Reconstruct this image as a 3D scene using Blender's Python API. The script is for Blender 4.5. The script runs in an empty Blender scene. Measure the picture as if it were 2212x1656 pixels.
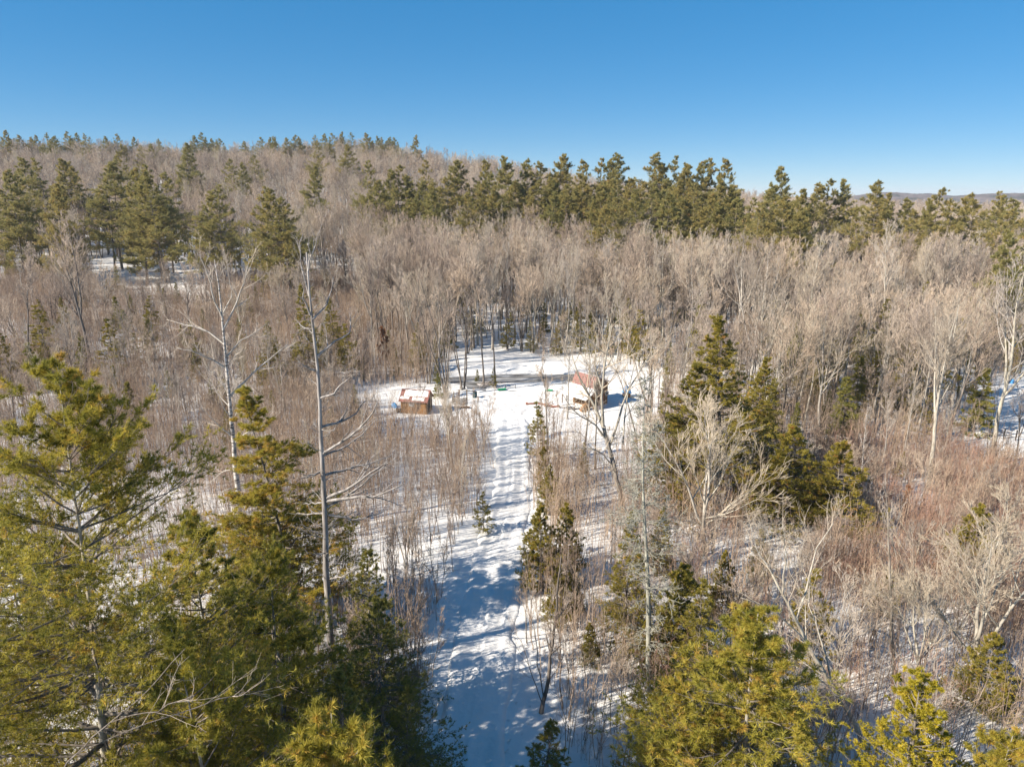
import bpy, math
import numpy as np
from mathutils import Vector

# ------------------------------------------------------------------ camera, sky, sun, exposure
scene = bpy.context.scene
PITCH = math.radians(15.4); CAMZ = 27.0; FD = 2212 * 24.0 / 36.0
cam_data = bpy.data.cameras.new("camera"); cam_data.lens = 24.0; cam_data.sensor_width = 36.0
cam_data.clip_start = 0.1; cam_data.clip_end = 20000.0
cam = bpy.data.objects.new("camera", cam_data); scene.collection.objects.link(cam)
cam.location = (0, 0, CAMZ); cam.rotation_euler = (math.pi / 2 - PITCH, 0, 0)
scene.camera = cam
SUN_EL = math.radians(33); SUN_AZ = math.atan2(-0.92, -0.39)
world = bpy.data.worlds.new("World"); scene.world = world; world.use_nodes = True
wn = world.node_tree.nodes; wl = world.node_tree.links; wn.clear()
sky = wn.new('ShaderNodeTexSky'); sky.sky_type = 'NISHITA'; sky.sun_disc = False
sky.sun_elevation = SUN_EL; sky.sun_rotation = SUN_AZ; sky.altitude = 150
sky.air_density = 0.6; sky.dust_density = 0.0; sky.ozone_density = 6.0
bg = wn.new('ShaderNodeBackground'); bg.inputs['Strength'].default_value = 0.144
wo = wn.new('ShaderNodeOutputWorld')
hs = wn.new('ShaderNodeHueSaturation'); hs.inputs['Saturation'].default_value = 1.85
gm = wn.new('ShaderNodeGamma'); gm.inputs[1].default_value = 0.45     # softer step from zenith to horizon
wl.new(sky.outputs[0], gm.inputs[0]); wl.new(gm.outputs[0], hs.inputs['Color']); wl.new(hs.outputs[0], bg.inputs[0]); wl.new(bg.outputs[0], wo.inputs[0])
sd = bpy.data.lights.new("sun", 'SUN'); sd.energy = 4.2; sd.angle = math.radians(0.5); sd.color = (1.0, 0.91, 0.78)
sun = bpy.data.objects.new("sun", sd); scene.collection.objects.link(sun)
S = Vector((math.sin(SUN_AZ) * math.cos(SUN_EL), math.cos(SUN_AZ) * math.cos(SUN_EL), math.sin(SUN_EL)))
sun.rotation_euler = S.to_track_quat('Z', 'Y').to_euler()
scene.view_settings.view_transform = 'Standard'; scene.view_settings.look = 'None'
scene.view_settings.exposure = 1.24; scene.view_settings.gamma = 1.0
scene.view_settings.use_curve_mapping = False
cy = scene.cycles
cy.max_bounces = 4; cy.diffuse_bounces = 3; cy.glossy_bounces = 2; cy.transmission_bounces = 4; cy.transparent_max_bounces = 4
cy.use_denoising = True; cy.denoiser = 'OPENIMAGEDENOISE'; cy.denoising_input_passes = 'RGB_ALBEDO_NORMAL'; cy.denoising_prefilter = 'ACCURATE'
cy.use_adaptive_sampling = False; cy.debug_use_spatial_splits = True

# ------------------------------------------------------------------ helpers
RG = np.random.default_rng(11)
COL = scene.collection

def unit(v):
    return v / np.maximum(np.linalg.norm(v, axis=-1, keepdims=True), 1e-9)

def sstep(a, b, x):
    t = np.clip((np.asarray(x, float) - a) / (b - a), 0, 1); return t * t * (3 - 2 * t)

def vnoise(x, y, s, seed=0):
    """smooth value noise in about -1..1"""
    x = np.asarray(x, float) / s; y = np.asarray(y, float) / s
    xi = np.floor(x).astype(np.int64); yi = np.floor(y).astype(np.int64); fx = x - xi; fy = y - yi
    fx = fx * fx * (3 - 2 * fx); fy = fy * fy * (3 - 2 * fy)
    def h(a, b):
        n = (a * 374761393 + b * 668265263 + seed * 982451653) & 0xffffffff
        n = ((n ^ (n >> 13)) * 1274126177) & 0xffffffff
        return ((n ^ (n >> 16)) & 0xffff) / 32767.5 - 1
    return (h(xi, yi) * (1 - fx) + h(xi + 1, yi) * fx) * (1 - fy) + (h(xi, yi + 1) * (1 - fx) + h(xi + 1, yi + 1) * fx) * fy

# terrain -----------------------------------------------------------
RU = np.array([-1.2, -0.75, -0.5, -0.25, -0.13, -0.05, 0.02, 0.08, 0.16, 0.3, 0.5, 0.75, 1.2])
RA = np.array([4.2, 4.35, 4.45, 4.25, 3.95, 3.45, 2.85, 2.15, 1.5, 0.9, 0.1, -0.6, -0.8])
PY = np.array([-30, 15, 27, 41, 49, 61, 74, 80, 90]); PX = np.array([-3.0, -2.6, -2.3, -1.65, -0.95, 0.05, -0.1, 0.0, 0.6])

def path_x(y):
    return np.interp(y, PY, PX)

def pond_mask(x, y):
    e = ((x - 0.5) / 11.5) ** 2 + ((y - 101.4 - 0.10 * x) / 2.5) ** 2 + 0.15 * vnoise(x, y, 3.0, 5)
    return 1 - sstep(0.75, 1.25, e)

def rut(x, y, pts, w, dp):
    p = np.array(pts, float); q = np.linspace(0, len(p) - 1, 60); cx = np.interp(q, np.arange(len(p)), p[:, 0]); cy_ = np.interp(q, np.arange(len(p)), p[:, 1]); d2 = np.full(x.shape, 1e9)
    for a, b_ in zip(cx, cy_): d2 = np.minimum(d2, (x - a) ** 2 + (y - b_) ** 2)
    d = np.sqrt(d2); return -dp * np.exp(-(d / w) ** 2) + .35 * dp * np.exp(-((d - 2.0 * w) / w) ** 2)

FEET = np.random.default_rng(77).normal(0, 1, (90, 2)) * np.array([[4.5, 4.0]]) + np.array([[1.0, 87.0]])
YRUTS = [([(-.7, 79), (-.9, 84), (-2.2, 89), (-5.5, 92.6), (-9, 93.6)], .2, .13), ([(.8, 79), (.6, 84.5), (-1.2, 90), (-4.8, 94.2), (-9, 95.4)], .2, .13), ([(.2, 80), (2.2, 86), (6.5, 89.4)], .22, .10), ([(1.8, 79), (3.8, 85.4), (7.5, 88)], .22, .10),
         ([(-5, 92.4), (0, 93.2), (5, 94.4), (9, 94.9)], .16, .12), ([(-2.5, 96), (3, 97.2), (8, 98.6)], .2, .14), ([(-4, 90.8), (1, 91.3), (6, 91.2)], .16, .09), ([(2.6, 76), (3.2, 70), (6, 62)], .25, .1), ([(-8.5, 86.5), (-4, 86), (-1.5, 84)], .25, .1)]

def yard_marks(x, y):
    z = np.zeros(np.shape(x)); k = (x > -16) & (x < 16) & (y > 60) & (y < 104)
    if np.ndim(x) == 0 or not k.any(): return z
    xs_, ys_ = x[k], y[k]; zz = np.zeros(xs_.shape)
    for pts, w, dp in YRUTS: zz += rut(xs_, ys_, pts, w, dp)
    for fx, fy in FEET: zz -= .10 * np.exp(-(((xs_ - fx) / .2) ** 2 + ((ys_ - fy) / .26) ** 2))
    z[k] = zz; return z

def terrain(x, y, fine=True):
    x = np.asarray(x, float); y = np.asarray(y, float)
    u = x / np.maximum(y, 60.0)
    H = CAMZ + 450 * np.tan(np.radians(np.interp(u, RU, RA))) - 19.5
    t = np.clip((y - 118) / (450 - 118), 0, None)
    up = np.where(t < 1, 0.45 * t + 0.55 * t * t, 1.0) * H
    over = np.clip((y - 450) / 900, 0, 1)
    z = up * (1 - 0.8 * over * over * (3 - 2 * over))
    z = z + vnoise(x, y, 38, 1) * 0.7 * sstep(60, 160, np.hypot(x, y)) + vnoise(x, y, 90, 2) * 2.2 * sstep(150, 320, y)
    # rise behind the pond, drifts round the yard
    z = z + 0.9 * np.exp(-((y - 108 - 0.1 * x) / 3.0) ** 2) * np.exp(-((x - 2) / 16.0) ** 2)
    if fine:
        near = 1 - sstep(130, 220, y)
        z = z + near * (vnoise(x, y, 6.5, 3) * 0.16 + vnoise(x, y, 2.1, 4) * 0.06)
        z = z - 0.55 * pond_mask(x, y) + yard_marks(x, y)
        w = 1 - sstep(1.5, 2.3, np.abs(x - path_x(y)))
        w = w * (1 - sstep(79, 84, y))
        z = z * (1 - w) + w * (-0.16)
    return z

# picture -> place: a ray of the camera met with the terrain (used to read positions off the photograph)
def ray(px, py):
    a = (px - 1106) / FD; b = -(py - 828) / FD
    return np.array([a, math.cos(PITCH) + b * math.sin(PITCH), -math.sin(PITCH) + b * math.cos(PITCH)])

def ground(px, py):
    d = ray(px, py); t = np.linspace(10, 900, 9000)
    z = terrain(d[0] * t, d[1] * t, False); hit = np.nonzero(CAMZ + d[2] * t < z)[0]
    k = t[hit[0]] if len(hit) else 900
    x, y = d[0] * k, d[1] * k
    return np.array([x, y, float(terrain(x, y))])

def at(px, py, Y):
    d = ray(px, py); k = Y / d[1]
    return np.array([d[0] * k, Y, CAMZ + d[2] * k])

def project(x, y, z):
    f = y * math.cos(PITCH) - (z - CAMZ) * math.sin(PITCH)
    v = y * math.sin(PITCH) + (z - CAMZ) * math.cos(PITCH)
    f = np.maximum(f, 0.01)
    return 1106 + FD * x / f, 828 - FD * v / f, f

# mesh building ------------------------------------------------------
class MB:
    def __init__(self):
        self.v = []; self.q = []; self.t = []; self.qm = []; self.tm = []; self.tint = []; self.n = 0
    def add(self, v, q=None, t=None, m=0, tint=0.5):
        v = np.asarray(v, float).reshape(-1, 3)
        if q is not None and len(q):
            q = np.asarray(q, int).reshape(-1, 4) + self.n; self.q.append(q); self.qm.append(np.full(len(q), m))
        if t is not None and len(t):
            t = np.asarray(t, int).reshape(-1, 3) + self.n; self.t.append(t); self.tm.append(np.full(len(t), m))
        self.v.append(v); self.tint.append(np.broadcast_to(np.asarray(tint, float), (len(v),)).copy()); self.n += len(v)
    def tubes(self, P, R, sides, m=0, cap=False, tint=0.5):
        """P n,K,3  R n,K"""
        P = np.asarray(P, float); R = np.asarray(R, float); n, K, _ = P.shape
        if n == 0: return
        T = np.gradient(P, axis=1); T = unit(T)
        ref = np.where(np.abs(T[:, :1, 2:3]) > 0.8, np.array([[[1.0, 0, 0]]]), np.array([[[0, 0, 1.0]]]))
        U = unit(np.cross(T, np.broadcast_to(ref, T.shape))); V = np.cross(T, U)
        a = np.arange(sides) * 2 * math.pi / sides
        ring = P[:, :, None] + R[:, :, None, None] * (np.cos(a)[None, None, :, None] * U[:, :, None] + np.sin(a)[None, None, :, None] * V[:, :, None])
        idx = np.arange(n * K * sides).reshape(n, K, sides)
        A = idx[:, :-1]; B = idx[:, 1:]
        q = np.stack([A, np.roll(A, -1, 2), np.roll(B, -1, 2), B], -1).reshape(-1, 4)
        tt = np.repeat(np.broadcast_to(np.asarray(tint, float), (n,)), K * sides)
        t3 = None
        if cap:
            e = idx[:, -1]; t3 = np.concatenate([np.stack([e[:, 0], e[:, k], e[:, k + 1]], -1) for k in range(1, sides - 1)])
        self.add(ring.reshape(-1, 3), q, t3, m, tt)
    def box(self, c, s, m=0, R=None, tint=0.5, taper=None):
        c = np.asarray(c, float); s = np.asarray(s, float) / 2
        k = np.array([[-1, -1, -1], [1, -1, -1], [1, 1, -1], [-1, 1, -1], [-1, -1, 1], [1, -1, 1], [1, 1, 1], [-1, 1, 1]], float) * s
        if R is not None: k = k @ np.asarray(R).T
        self.add(k + c, [[0, 3, 2, 1], [4, 5, 6, 7], [0, 1, 5, 4], [1, 2, 6, 5], [2, 3, 7, 6], [3, 0, 4, 7]], None, m, tint)
    def needles(self, pos, d, count, L, W, spread, rng, m=0, tint=None):
        """tufts of needle blades fanning round d"""
        n = len(pos)
        if n == 0: return
        if tint is None: tint = rng.random(n)
        p = np.repeat(pos, count, 0); dd = np.repeat(unit(d), count, 0)
        dir_ = unit(dd + rng.normal(0, spread, (n * count, 3)))
        side = unit(np.cross(dir_, rng.normal(0, 1, (n * count, 3))))
        ln = L * rng.uniform(0.65, 1.15, (n * count, 1)); w = W * 0.5
        v = np.stack([p + side * w, p - side * w, p + dir_ * ln], 1).reshape(-1, 3)
        self.add(v, None, np.arange(n * count * 3).reshape(-1, 3), m, np.repeat(np.repeat(tint, count), 3))
    def mesh(self, name, mats, smooth=True):
        me = bpy.data.meshes.new(name)
        V = np.concatenate(self.v) if self.v else np.zeros((0, 3))
        Q = np.concatenate(self.q) if self.q else np.zeros((0, 4), int); T = np.concatenate(self.t) if self.t else np.zeros((0, 3), int)
        me.vertices.add(len(V)); me.vertices.foreach_set("co", V.astype(np.float32).ravel())
        loops = np.concatenate([Q.ravel(), T.ravel()]).astype(np.int32)
        me.loops.add(len(loops)); me.loops.foreach_set("vertex_index", loops)
        nq, nt = len(Q), len(T)
        me.polygons.add(nq + nt)
        st = np.concatenate([np.arange(nq) * 4, nq * 4 + np.arange(nt) * 3]).astype(np.int32)
        me.polygons.foreach_set("loop_start", st)
        mi = np.concatenate(self.qm + self.tm).astype(np.int32) if (self.qm or self.tm) else np.zeros(0, np.int32)
        me.polygons.foreach_set("material_index", mi)
        me.polygons.foreach_set("use_smooth", np.full(nq + nt, bool(smooth)))
        for mt in mats: me.materials.append(mt)
        at_ = me.attributes.new("tint", 'FLOAT', 'POINT')
        at_.data.foreach_set("value", np.concatenate(self.tint).astype(np.float32) if self.tint else np.zeros(0, np.float32))
        me.update(calc_edges=True); me.validate()
        return me

def link(name, me, parent=None, loc=None, **props):
    o = bpy.data.objects.new(name, me); COL.objects.link(o)
    if parent is not None: o.parent = parent
    if loc is not None: o.location = tuple(float(c) for c in loc)
    for k, v in props.items(): o[k] = v
    return o

def thing(name, label, cat, loc, rz=0.0, sc=1.0, group=None):
    o = bpy.data.objects.new(name, None); COL.objects.link(o); o.empty_display_size = 0.3
    o.location = tuple(float(c) for c in loc); o.rotation_euler = (0, 0, float(rz)); o.scale = (float(sc),) * 3
    o["label"] = label; o["category"] = cat
    if group: o["group"] = group
    return o

# ------------------------------------------------------------------ materials
def mat(name):
    m = bpy.data.materials.new(name); m.use_nodes = True
    nt = m.node_tree; b = nt.nodes["Principled BSDF"]; b.inputs["Specular IOR Level"].default_value = 0.15
    return m, nt, b

def ramp(nt, fac, stops):
    r = nt.nodes.new('ShaderNodeValToRGB'); e = r.color_ramp.elements
    while len(e) < len(stops): e.new(0.5)
    for k, (p, c) in enumerate(stops): e[k].position = p; e[k].color = (*c, 1)
    nt.links.new(fac, r.inputs[0]); return r.outputs[0]

def noise(nt, scale, detail=3, coord='Object', sx=None):
    tc = nt.nodes.new('ShaderNodeTexCoord'); n = nt.nodes.new('ShaderNodeTexNoise')
    n.inputs['Scale'].default_value = scale; n.inputs['Detail'].default_value = detail
    src = tc.outputs[coord]
    if sx is not None:
        mp = nt.nodes.new('ShaderNodeMapping'); mp.inputs['Scale'].default_value = sx
        nt.links.new(src, mp.inputs[0]); src = mp.outputs[0]
    nt.links.new(src, n.inputs['Vector']); return n.outputs[0]

def mixc(nt, fac, a, b, mode='MIX'):
    m = nt.nodes.new('ShaderNodeMix'); m.data_type = 'RGBA'; m.blend_type = mode
    if isinstance(fac, (int, float)): m.inputs[0].default_value = fac
    else: nt.links.new(fac, m.inputs[0])
    for k, s in ((6, a), (7, b)):
        if isinstance(s, tuple): m.inputs[k].default_value = (*s, 1)
        else: nt.links.new(s, m.inputs[k])
    return m.outputs[2]

def objrand(nt):
    return nt.nodes.new('ShaderNodeObjectInfo').outputs['Random']

def tintattr(nt):
    a = nt.nodes.new('ShaderNodeAttribute'); a.attribute_name = "tint"; return a.outputs['Fac']

def bark(name, stops, scale, stretch, rough=0.9, rand=None, bump=0.0):
    m, nt, b = mat(name)
    c = ramp(nt, noise(nt, scale, 4, 'Object', stretch), stops)
    if rand:
        # neighbours differ: full colour, warm brown, dark, grey
        tone = ramp(nt, objrand(nt), [(0.0, (1, 1, 1)), (0.35, (1.0, rand[1] / rand[0], rand[2] / rand[0] * .92)), (0.68, tuple(k * .82 for k in rand)), (1.0, (rand[0], rand[0] * 1.02, rand[0] * 1.06))])
        c = mixc(nt, 1.0, c, tone, 'MULTIPLY')
    nt.links.new(c, b.inputs['Base Color']); b.inputs['Roughness'].default_value = rough
    return m

def leafy(name, stops, rand, trans=0.42):
    """needle foliage: colour runs over old and young sprays (tint), trees differ a little (object random)"""
    m, nt, b = mat(name)
    c = ramp(nt, tintattr(nt), stops)
    c = mixc(nt, objrand(nt), c, mixc(nt, 1.0, c, rand, 'MULTIPLY'))
    b.inputs['Roughness'].default_value = 0.55; b.inputs['Specular IOR Level'].default_value = 0.25
    nt.links.new(c, b.inputs['Base Color'])
    tr = nt.nodes.new('ShaderNodeBsdfTranslucent'); nt.links.new(c, tr.inputs[0])
    mx = nt.nodes.new('ShaderNodeMixShader'); mx.inputs[0].default_value = trans
    nt.links.new(b.outputs[0], mx.inputs[1]); nt.links.new(tr.outputs[0], mx.inputs[2])
    nt.links.new(mx.outputs[0], nt.nodes['Material Output'].inputs[0])
    return m

M = {}
M['bark'] = bark('hardwood_bark', [(0.25, (0.09, 0.072, 0.058)), (0.5, (0.24, 0.2, 0.165)), (0.8, (0.46, 0.405, 0.35))], 2.0, (3, 3, 0.6), rand=(0.7, 0.7, 0.72))
M['brush'] = bark('brush_stems', [(0.3, (0.27, 0.195, 0.145)), (0.55, (0.47, 0.36, 0.275)), (0.75, (0.66, 0.54, 0.43))], 1.6, (1, 1, 1), rand=(0.78, 0.75, 0.75))
M['twig'] = bark('hardwood_twigs', [(0.3, (0.40, 0.32, 0.255)), (0.7, (0.66, 0.55, 0.45))], 1.2, (1, 1, 1), rand=(0.82, 0.78, 0.78))
M['palebark'] = bark('pale_bark', [(0.25, (0.2, 0.17, 0.14)), (0.5, (0.42, 0.38, 0.33)), (0.8, (0.55, 0.51, 0.46))], 2.5, (3, 3, 0.8), rand=(0.85, 0.85, 0.85))
M['paletwig'] = bark('pale_twigs', [(0.3, (0.42, 0.35, 0.28)), (0.7, (0.60, 0.52, 0.44))], 1.2, (1, 1, 1), rand=(0.88, 0.86, 0.84))
M['birch'] = bark('birch_bark', [(0.30, (0.03, 0.026, 0.024)), (0.44, (0.26, 0.235, 0.21)), (0.54, (0.5, 0.46, 0.42)), (0.8, (0.6, 0.57, 0.53))], 1.6, (1.2, 1.2, 5.0))
M['snagwood'] = bark('weathered_dead_wood', [(0.25, (0.12, 0.105, 0.095)), (0.48, (0.26, 0.235, 0.215)), (0.7, (0.42, 0.39, 0.365))], 2.2, (3, 3, 0.45))
M['pinebark'] = bark('pine_bark', [(0.3, (0.10, 0.085, 0.07)), (0.7, (0.26, 0.225, 0.19))], 3.0, (2, 2, 0.6))
M['redtwig'] = bark('red_brush_twigs', [(0.3, (0.35, 0.195, 0.14)), (0.7, (0.52, 0.335, 0.255))], 1.2, (1, 1, 1), rand=(0.85, 0.88, 0.9))
M['lichen'] = bark('lichen_grey_twigs', [(0.3, (0.2, 0.19, 0.155)), (0.6, (0.36, 0.35, 0.29)), (0.8, (0.46, 0.46, 0.38))], 3, (1, 1, 1))
M['needle_pine'] = leafy('white_pine_needles', [(0.0, (0.17, 0.17, 0.034)), (0.45, (0.355, 0.30, 0.046)), (0.8, (0.50, 0.39, 0.06)), (1.0, (0.55, 0.34, 0.075))], (0.88, 0.96, 1.0))
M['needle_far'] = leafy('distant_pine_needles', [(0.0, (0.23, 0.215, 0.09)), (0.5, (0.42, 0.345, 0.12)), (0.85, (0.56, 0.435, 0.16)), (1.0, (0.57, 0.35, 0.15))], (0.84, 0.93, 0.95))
M['needle_fir'] = leafy('fir_needles', [(0.0, (0.15, 0.165, 0.05)), (0.6, (0.30, 0.285, 0.07)), (1.0, (0.44, 0.38, 0.09))], (1.1, 1.0, 0.9))
M['needle_gold'] = leafy('golden_spruce_needles', [(0.0, (0.2, 0.175, 0.02)), (0.5, (0.42, 0.34, 0.026)), (1.0, (0.6, 0.45, 0.05))], (0.95, 0.98, 1.0))
M['needle_olive'] = leafy('olive_spruce_needles', [(0.0, (0.17, 0.15, 0.034)), (0.55, (0.365, 0.295, 0.05)), (0.9, (0.5, 0.385, 0.065)), (1.0, (0.54, 0.29, 0.085))], (0.9, 0.96, 1.05))
M['leaf_dead'] = leafy('dead_brown_leaves', [(0.0, (0.3, 0.13, 0.06)), (1.0, (0.5, 0.26, 0.13))], (0.9, 0.9, 0.9))

def snow_mat(name, path=False):
    m, nt, b = mat(name)
    n1 = noise(nt, 0.35, 4); c = ramp(nt, n1, [(0.3, (0.67, 0.65, 0.62)), (0.6, (0.755, 0.735, 0.705))])
    if not path:
        n2 = noise(nt, 2.6, 6); c = mixc(nt, ramp(nt, n2, [(0.60, (0, 0, 0)), (0.74, (1, 1, 1))]), c, (0.50, 0.46, 0.42))
    b.inputs['Roughness'].default_value = 0.65; b.inputs['Specular IOR Level'].default_value = 0.2
    nt.links.new(c, b.inputs['Base Color'])
    bp = nt.nodes.new('ShaderNodeBump'); bp.inputs['Strength'].default_value = 0.5; bp.inputs['Distance'].default_value = 0.12
    nt.links.new(noise(nt, 3.0, 6), bp.inputs['Height']); nt.links.new(bp.outputs[0], b.inputs['Normal'])
    return m
M['snow'] = snow_mat('snow'); M['snowpath'] = snow_mat('packed_snow', True)

def plain(name, c, rough=0.7, var=None, scale=4, stretch=(1, 1, 1), metal=0.0, spec=0.2):
    m, nt, b = mat(name)
    if var is None: var = tuple(k * 0.65 for k in c)
    col = ramp(nt, noise(nt, scale, 4, 'Object', stretch), [(0.3, var), (0.7, c)])
    nt.links.new(col, b.inputs['Base Color']); b.inputs['Roughness'].default_value = rough; b.inputs['Metallic'].default_value = metal
    b.inputs['Specular IOR Level'].default_value = spec
    return m

# ------------------------------------------------------------------ the setting: ground, track, pond, far hills
def graded(lo, hi, d_lo, d_hi, step, grow=1.12):
    a = list(np.arange(d_lo, d_hi + 1e-6, step)); s = step
    while a[-1] < hi: s *= grow; a.append(a[-1] + s)
    s = step; b = [a[0]]
    while b[-1] > lo: s *= grow; b.append(b[-1] - s)
    return np.array(b[:0:-1] + a)

def sheet(gx, gy, f):
    X, Y = np.meshgrid(gx, gy); Z = f(X, Y)
    V = np.stack([X, Y, Z], -1).reshape(-1, 3); nx = len(gx); ny = len(gy)
    i = np.arange(nx * ny).reshape(ny, nx)
    return V, np.stack([i[:-1, :-1], i[:-1, 1:], i[1:, 1:], i[1:, :-1]], -1).reshape(-1, 4)

mb = MB(); gx = graded(-4500, 4500, -40, 50, 1.0); gx = np.unique(np.concatenate([gx[(gx < -18) | (gx > 24)], np.arange(-18, 24.01, .3)])); gy = graded(-600, 7000, 14, 125, 0.7, 1.1); gy = np.unique(np.concatenate([gy[(gy < 66) | (gy > 112)], np.arange(66, 112.01, .3)]))
V, Q = sheet(gx, gy, terrain); mb.add(V, Q)
link('ground', mb.mesh('ground', [M['snow']]), kind='structure', label='snow-covered ground of the yard, woods and hillside')

mb = MB(); ys = np.arange(-6, 84, 0.16); xs = np.linspace(-2.5, 2.5, 45)
X, Y = np.meshgrid(xs, ys); hump = 0.05 * np.exp(-(X / 0.2) ** 2) - 0.07 * np.exp(-((np.abs(X + .25 * vnoise(Y * 0, Y, 9, 15)) - 0.8) / 0.26) ** 2) + 0.05 * np.exp(-((np.abs(X) - 1.35) / 0.2) ** 2) - .10 * np.exp(-((X + .15 + .2 * vnoise(Y * 0 + 2, Y, 5, 16)) / .1) ** 2) * (vnoise(Y * 0 + 5, Y, .5, 17) > -.2)
edge = -0.5 * sstep(1.65, 2.4, np.abs(X) + 0.3 * vnoise(X + path_x(Y), Y, 1.3, 8))
Z = hump * (0.7 + 0.5 * vnoise(X, Y, 2.0, 12)) + 0.016 * vnoise(X * 0.6, Y, 0.4, 9) + 0.035 * vnoise(X, Y, 2.4, 10) + 0.02 + edge - 0.4 * sstep(80, 84, Y)
Vp = np.stack([X + path_x(Y) + 0.25 * vnoise(Y * 0 + 3.0, Y, 7, 14), Y, Z], -1).reshape(-1, 3); i = np.arange(X.size).reshape(X.shape)
mb.add(Vp, np.stack([i[:-1, :-1], i[:-1, 1:], i[1:, 1:], i[1:, :-1]], -1).reshape(-1, 4))
link('snow_track', mb.mesh('snow_track', [M['snowpath']]), kind='structure', label='packed snow track running straight to the yard')

m, nt, b = mat('pond_ice')
c = ramp(nt, noise(nt, 0.55, 4, 'Object', (0.5, 2.2, 1)), [(0.40, (0.10, 0.098, 0.095)), (0.52, (0.24, 0.235, 0.23)), (0.64, (0.5, 0.5, 0.5))])
nt.links.new(c, b.inputs['Base Color']); b.inputs['Roughness'].default_value = 0.25; b.inputs['Specular IOR Level'].default_value = 0.5
mb = MB(); V, Q = sheet(np.linspace(-13, 14, 40), np.linspace(94.5, 107.5, 24), lambda X, Y: 0 * X + 0.9 * np.exp(-((Y - 108 - 0.1 * X) / 3.0) ** 2) * 0 - 0.16)
mb.add(V, Q); link('water', mb.mesh('water', [m]), kind='structure', label='grey frozen pond below the snowy bank')

m, nt, b = mat('far_woods')
c = ramp(nt, noise(nt, 0.02, 5), [(0.35, (0.045, 0.052, 0.04)), (0.5, (0.13, 0.105, 0.10)), (0.7, (0.2, 0.165, 0.155))])
nt.links.new(c, b.inputs['Base Color']); b.inputs['Roughness'].default_value = 1.0
mb = MB()
def hillz(X, Y):
    r = np.hypot(X, Y); a = X / r
    top = 20 + 12 * sstep(0.3, 0.62, a) + 6 * vnoise(a * 900, 0 * a, 60, 31) + 3 * vnoise(a * 900, 0 * a, 17, 32) + 2.2 * vnoise(a * 4000, r, 8, 33)
    return np.where(r > 2100, top * sstep(2100, 2600, r) * (1 - sstep(3200, 4200, r)) + 2, -6)
ang = np.linspace(-0.8, 0.8, 700); rad = np.concatenate([np.linspace(2050, 2700, 26), np.linspace(2760, 4300, 14)])
A, Rr = np.meshgrid(ang, rad); X = np.sin(A) * Rr; Y = np.cos(A) * Rr; Z = hillz(X, Y)
i = np.arange(X.size).reshape(X.shape)
mb.add(np.stack([X, Y, Z], -1).reshape(-1, 3), np.stack([i[:-1, :-1], i[:-1, 1:], i[1:, 1:], i[1:, :-1]], -1).reshape(-1, 4))
link('hills', mb.mesh('hills', [m]), kind='structure', label='low wooded hills on the far horizon')

# ------------------------------------------------------------------ tree growing
def grow(base, d, L, r0, r1, K, up, wob, rng):
    n = len(base); P = np.zeros((n, K, 3)); P[:, 0] = base; d = unit(np.asarray(d, float))
    L = np.broadcast_to(np.asarray(L, float), (n,)); r0 = np.broadcast_to(np.asarray(r0, float), (n,)); r1 = np.broadcast_to(np.asarray(r1, float), (n,))
    st = (L / (K - 1))[:, None]; up = np.broadcast_to(np.asarray(up, float), (n,))[:, None] * np.array([[0, 0, 1.0]])
    for k in range(1, K):
        d = unit(d + rng.normal(0, wob, (n, 3)) + up); P[:, k] = P[:, k - 1] + d * st
    t = np.linspace(0, 1, K)[None]; return P, r0[:, None] * (1 - t) + r1[:, None] * t

def spawn(P, R, m, t0, t1, a0, a1, rng, flat=0.0, tip=False):
    n, K, _ = P.shape; idx = np.repeat(np.arange(n), m); N = len(idx)
    t = rng.uniform(t0, t1, N)
    if tip: t[::m] = 0.97
    f = t * (K - 1); i = np.minimum(f.astype(int), K - 2); w = (f - i)[:, None]
    pos = P[idx, i] * (1 - w) + P[idx, i + 1] * w; tan = unit(P[idx, i + 1] - P[idx, i])
    rad = R[idx, i] * (1 - w[:, 0]) + R[idx, i + 1] * w[:, 0]
    rv = rng.normal(0, 1, (N, 3)); rv[:, 2] *= (1 - flat)
    perp = unit(rv - (rv * tan).sum(-1, keepdims=True) * tan)
    an = rng.uniform(a0, a1, N)[:, None]
    return idx, t, pos, tan * np.cos(an) + perp * np.sin(an), rad

def branchlen(P):
    return np.linalg.norm(np.diff(P, axis=1), axis=-1).sum(1)

def twigs(mb, P, R, rng, levels, twig_r, m, up=0.10, wob=0.16):
    """levels: list of (count, t0, t1, ang0, ang1, len_frac, K, sides); grows brush on the given limbs"""
    for (cnt, t0, t1, a0, a1, lf, K, sides) in levels:
        L0 = branchlen(P); idx, t, pos, d, rad = spawn(P, R, cnt, t0, t1, a0, a1, rng, tip=True)
        L = L0[idx] * lf * rng.uniform(0.6, 1.25, len(idx)) * (1.15 - 0.5 * t)
        r0 = np.maximum(np.minimum(rad * 0.65, rad - 0.001), twig_r * 1.1); P, R = grow(pos, d, L, r0, np.maximum(r0 * 0.3, twig_r * 0.7), K, up, wob, rng)
        mb.tubes(P, R, sides, m)

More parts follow.
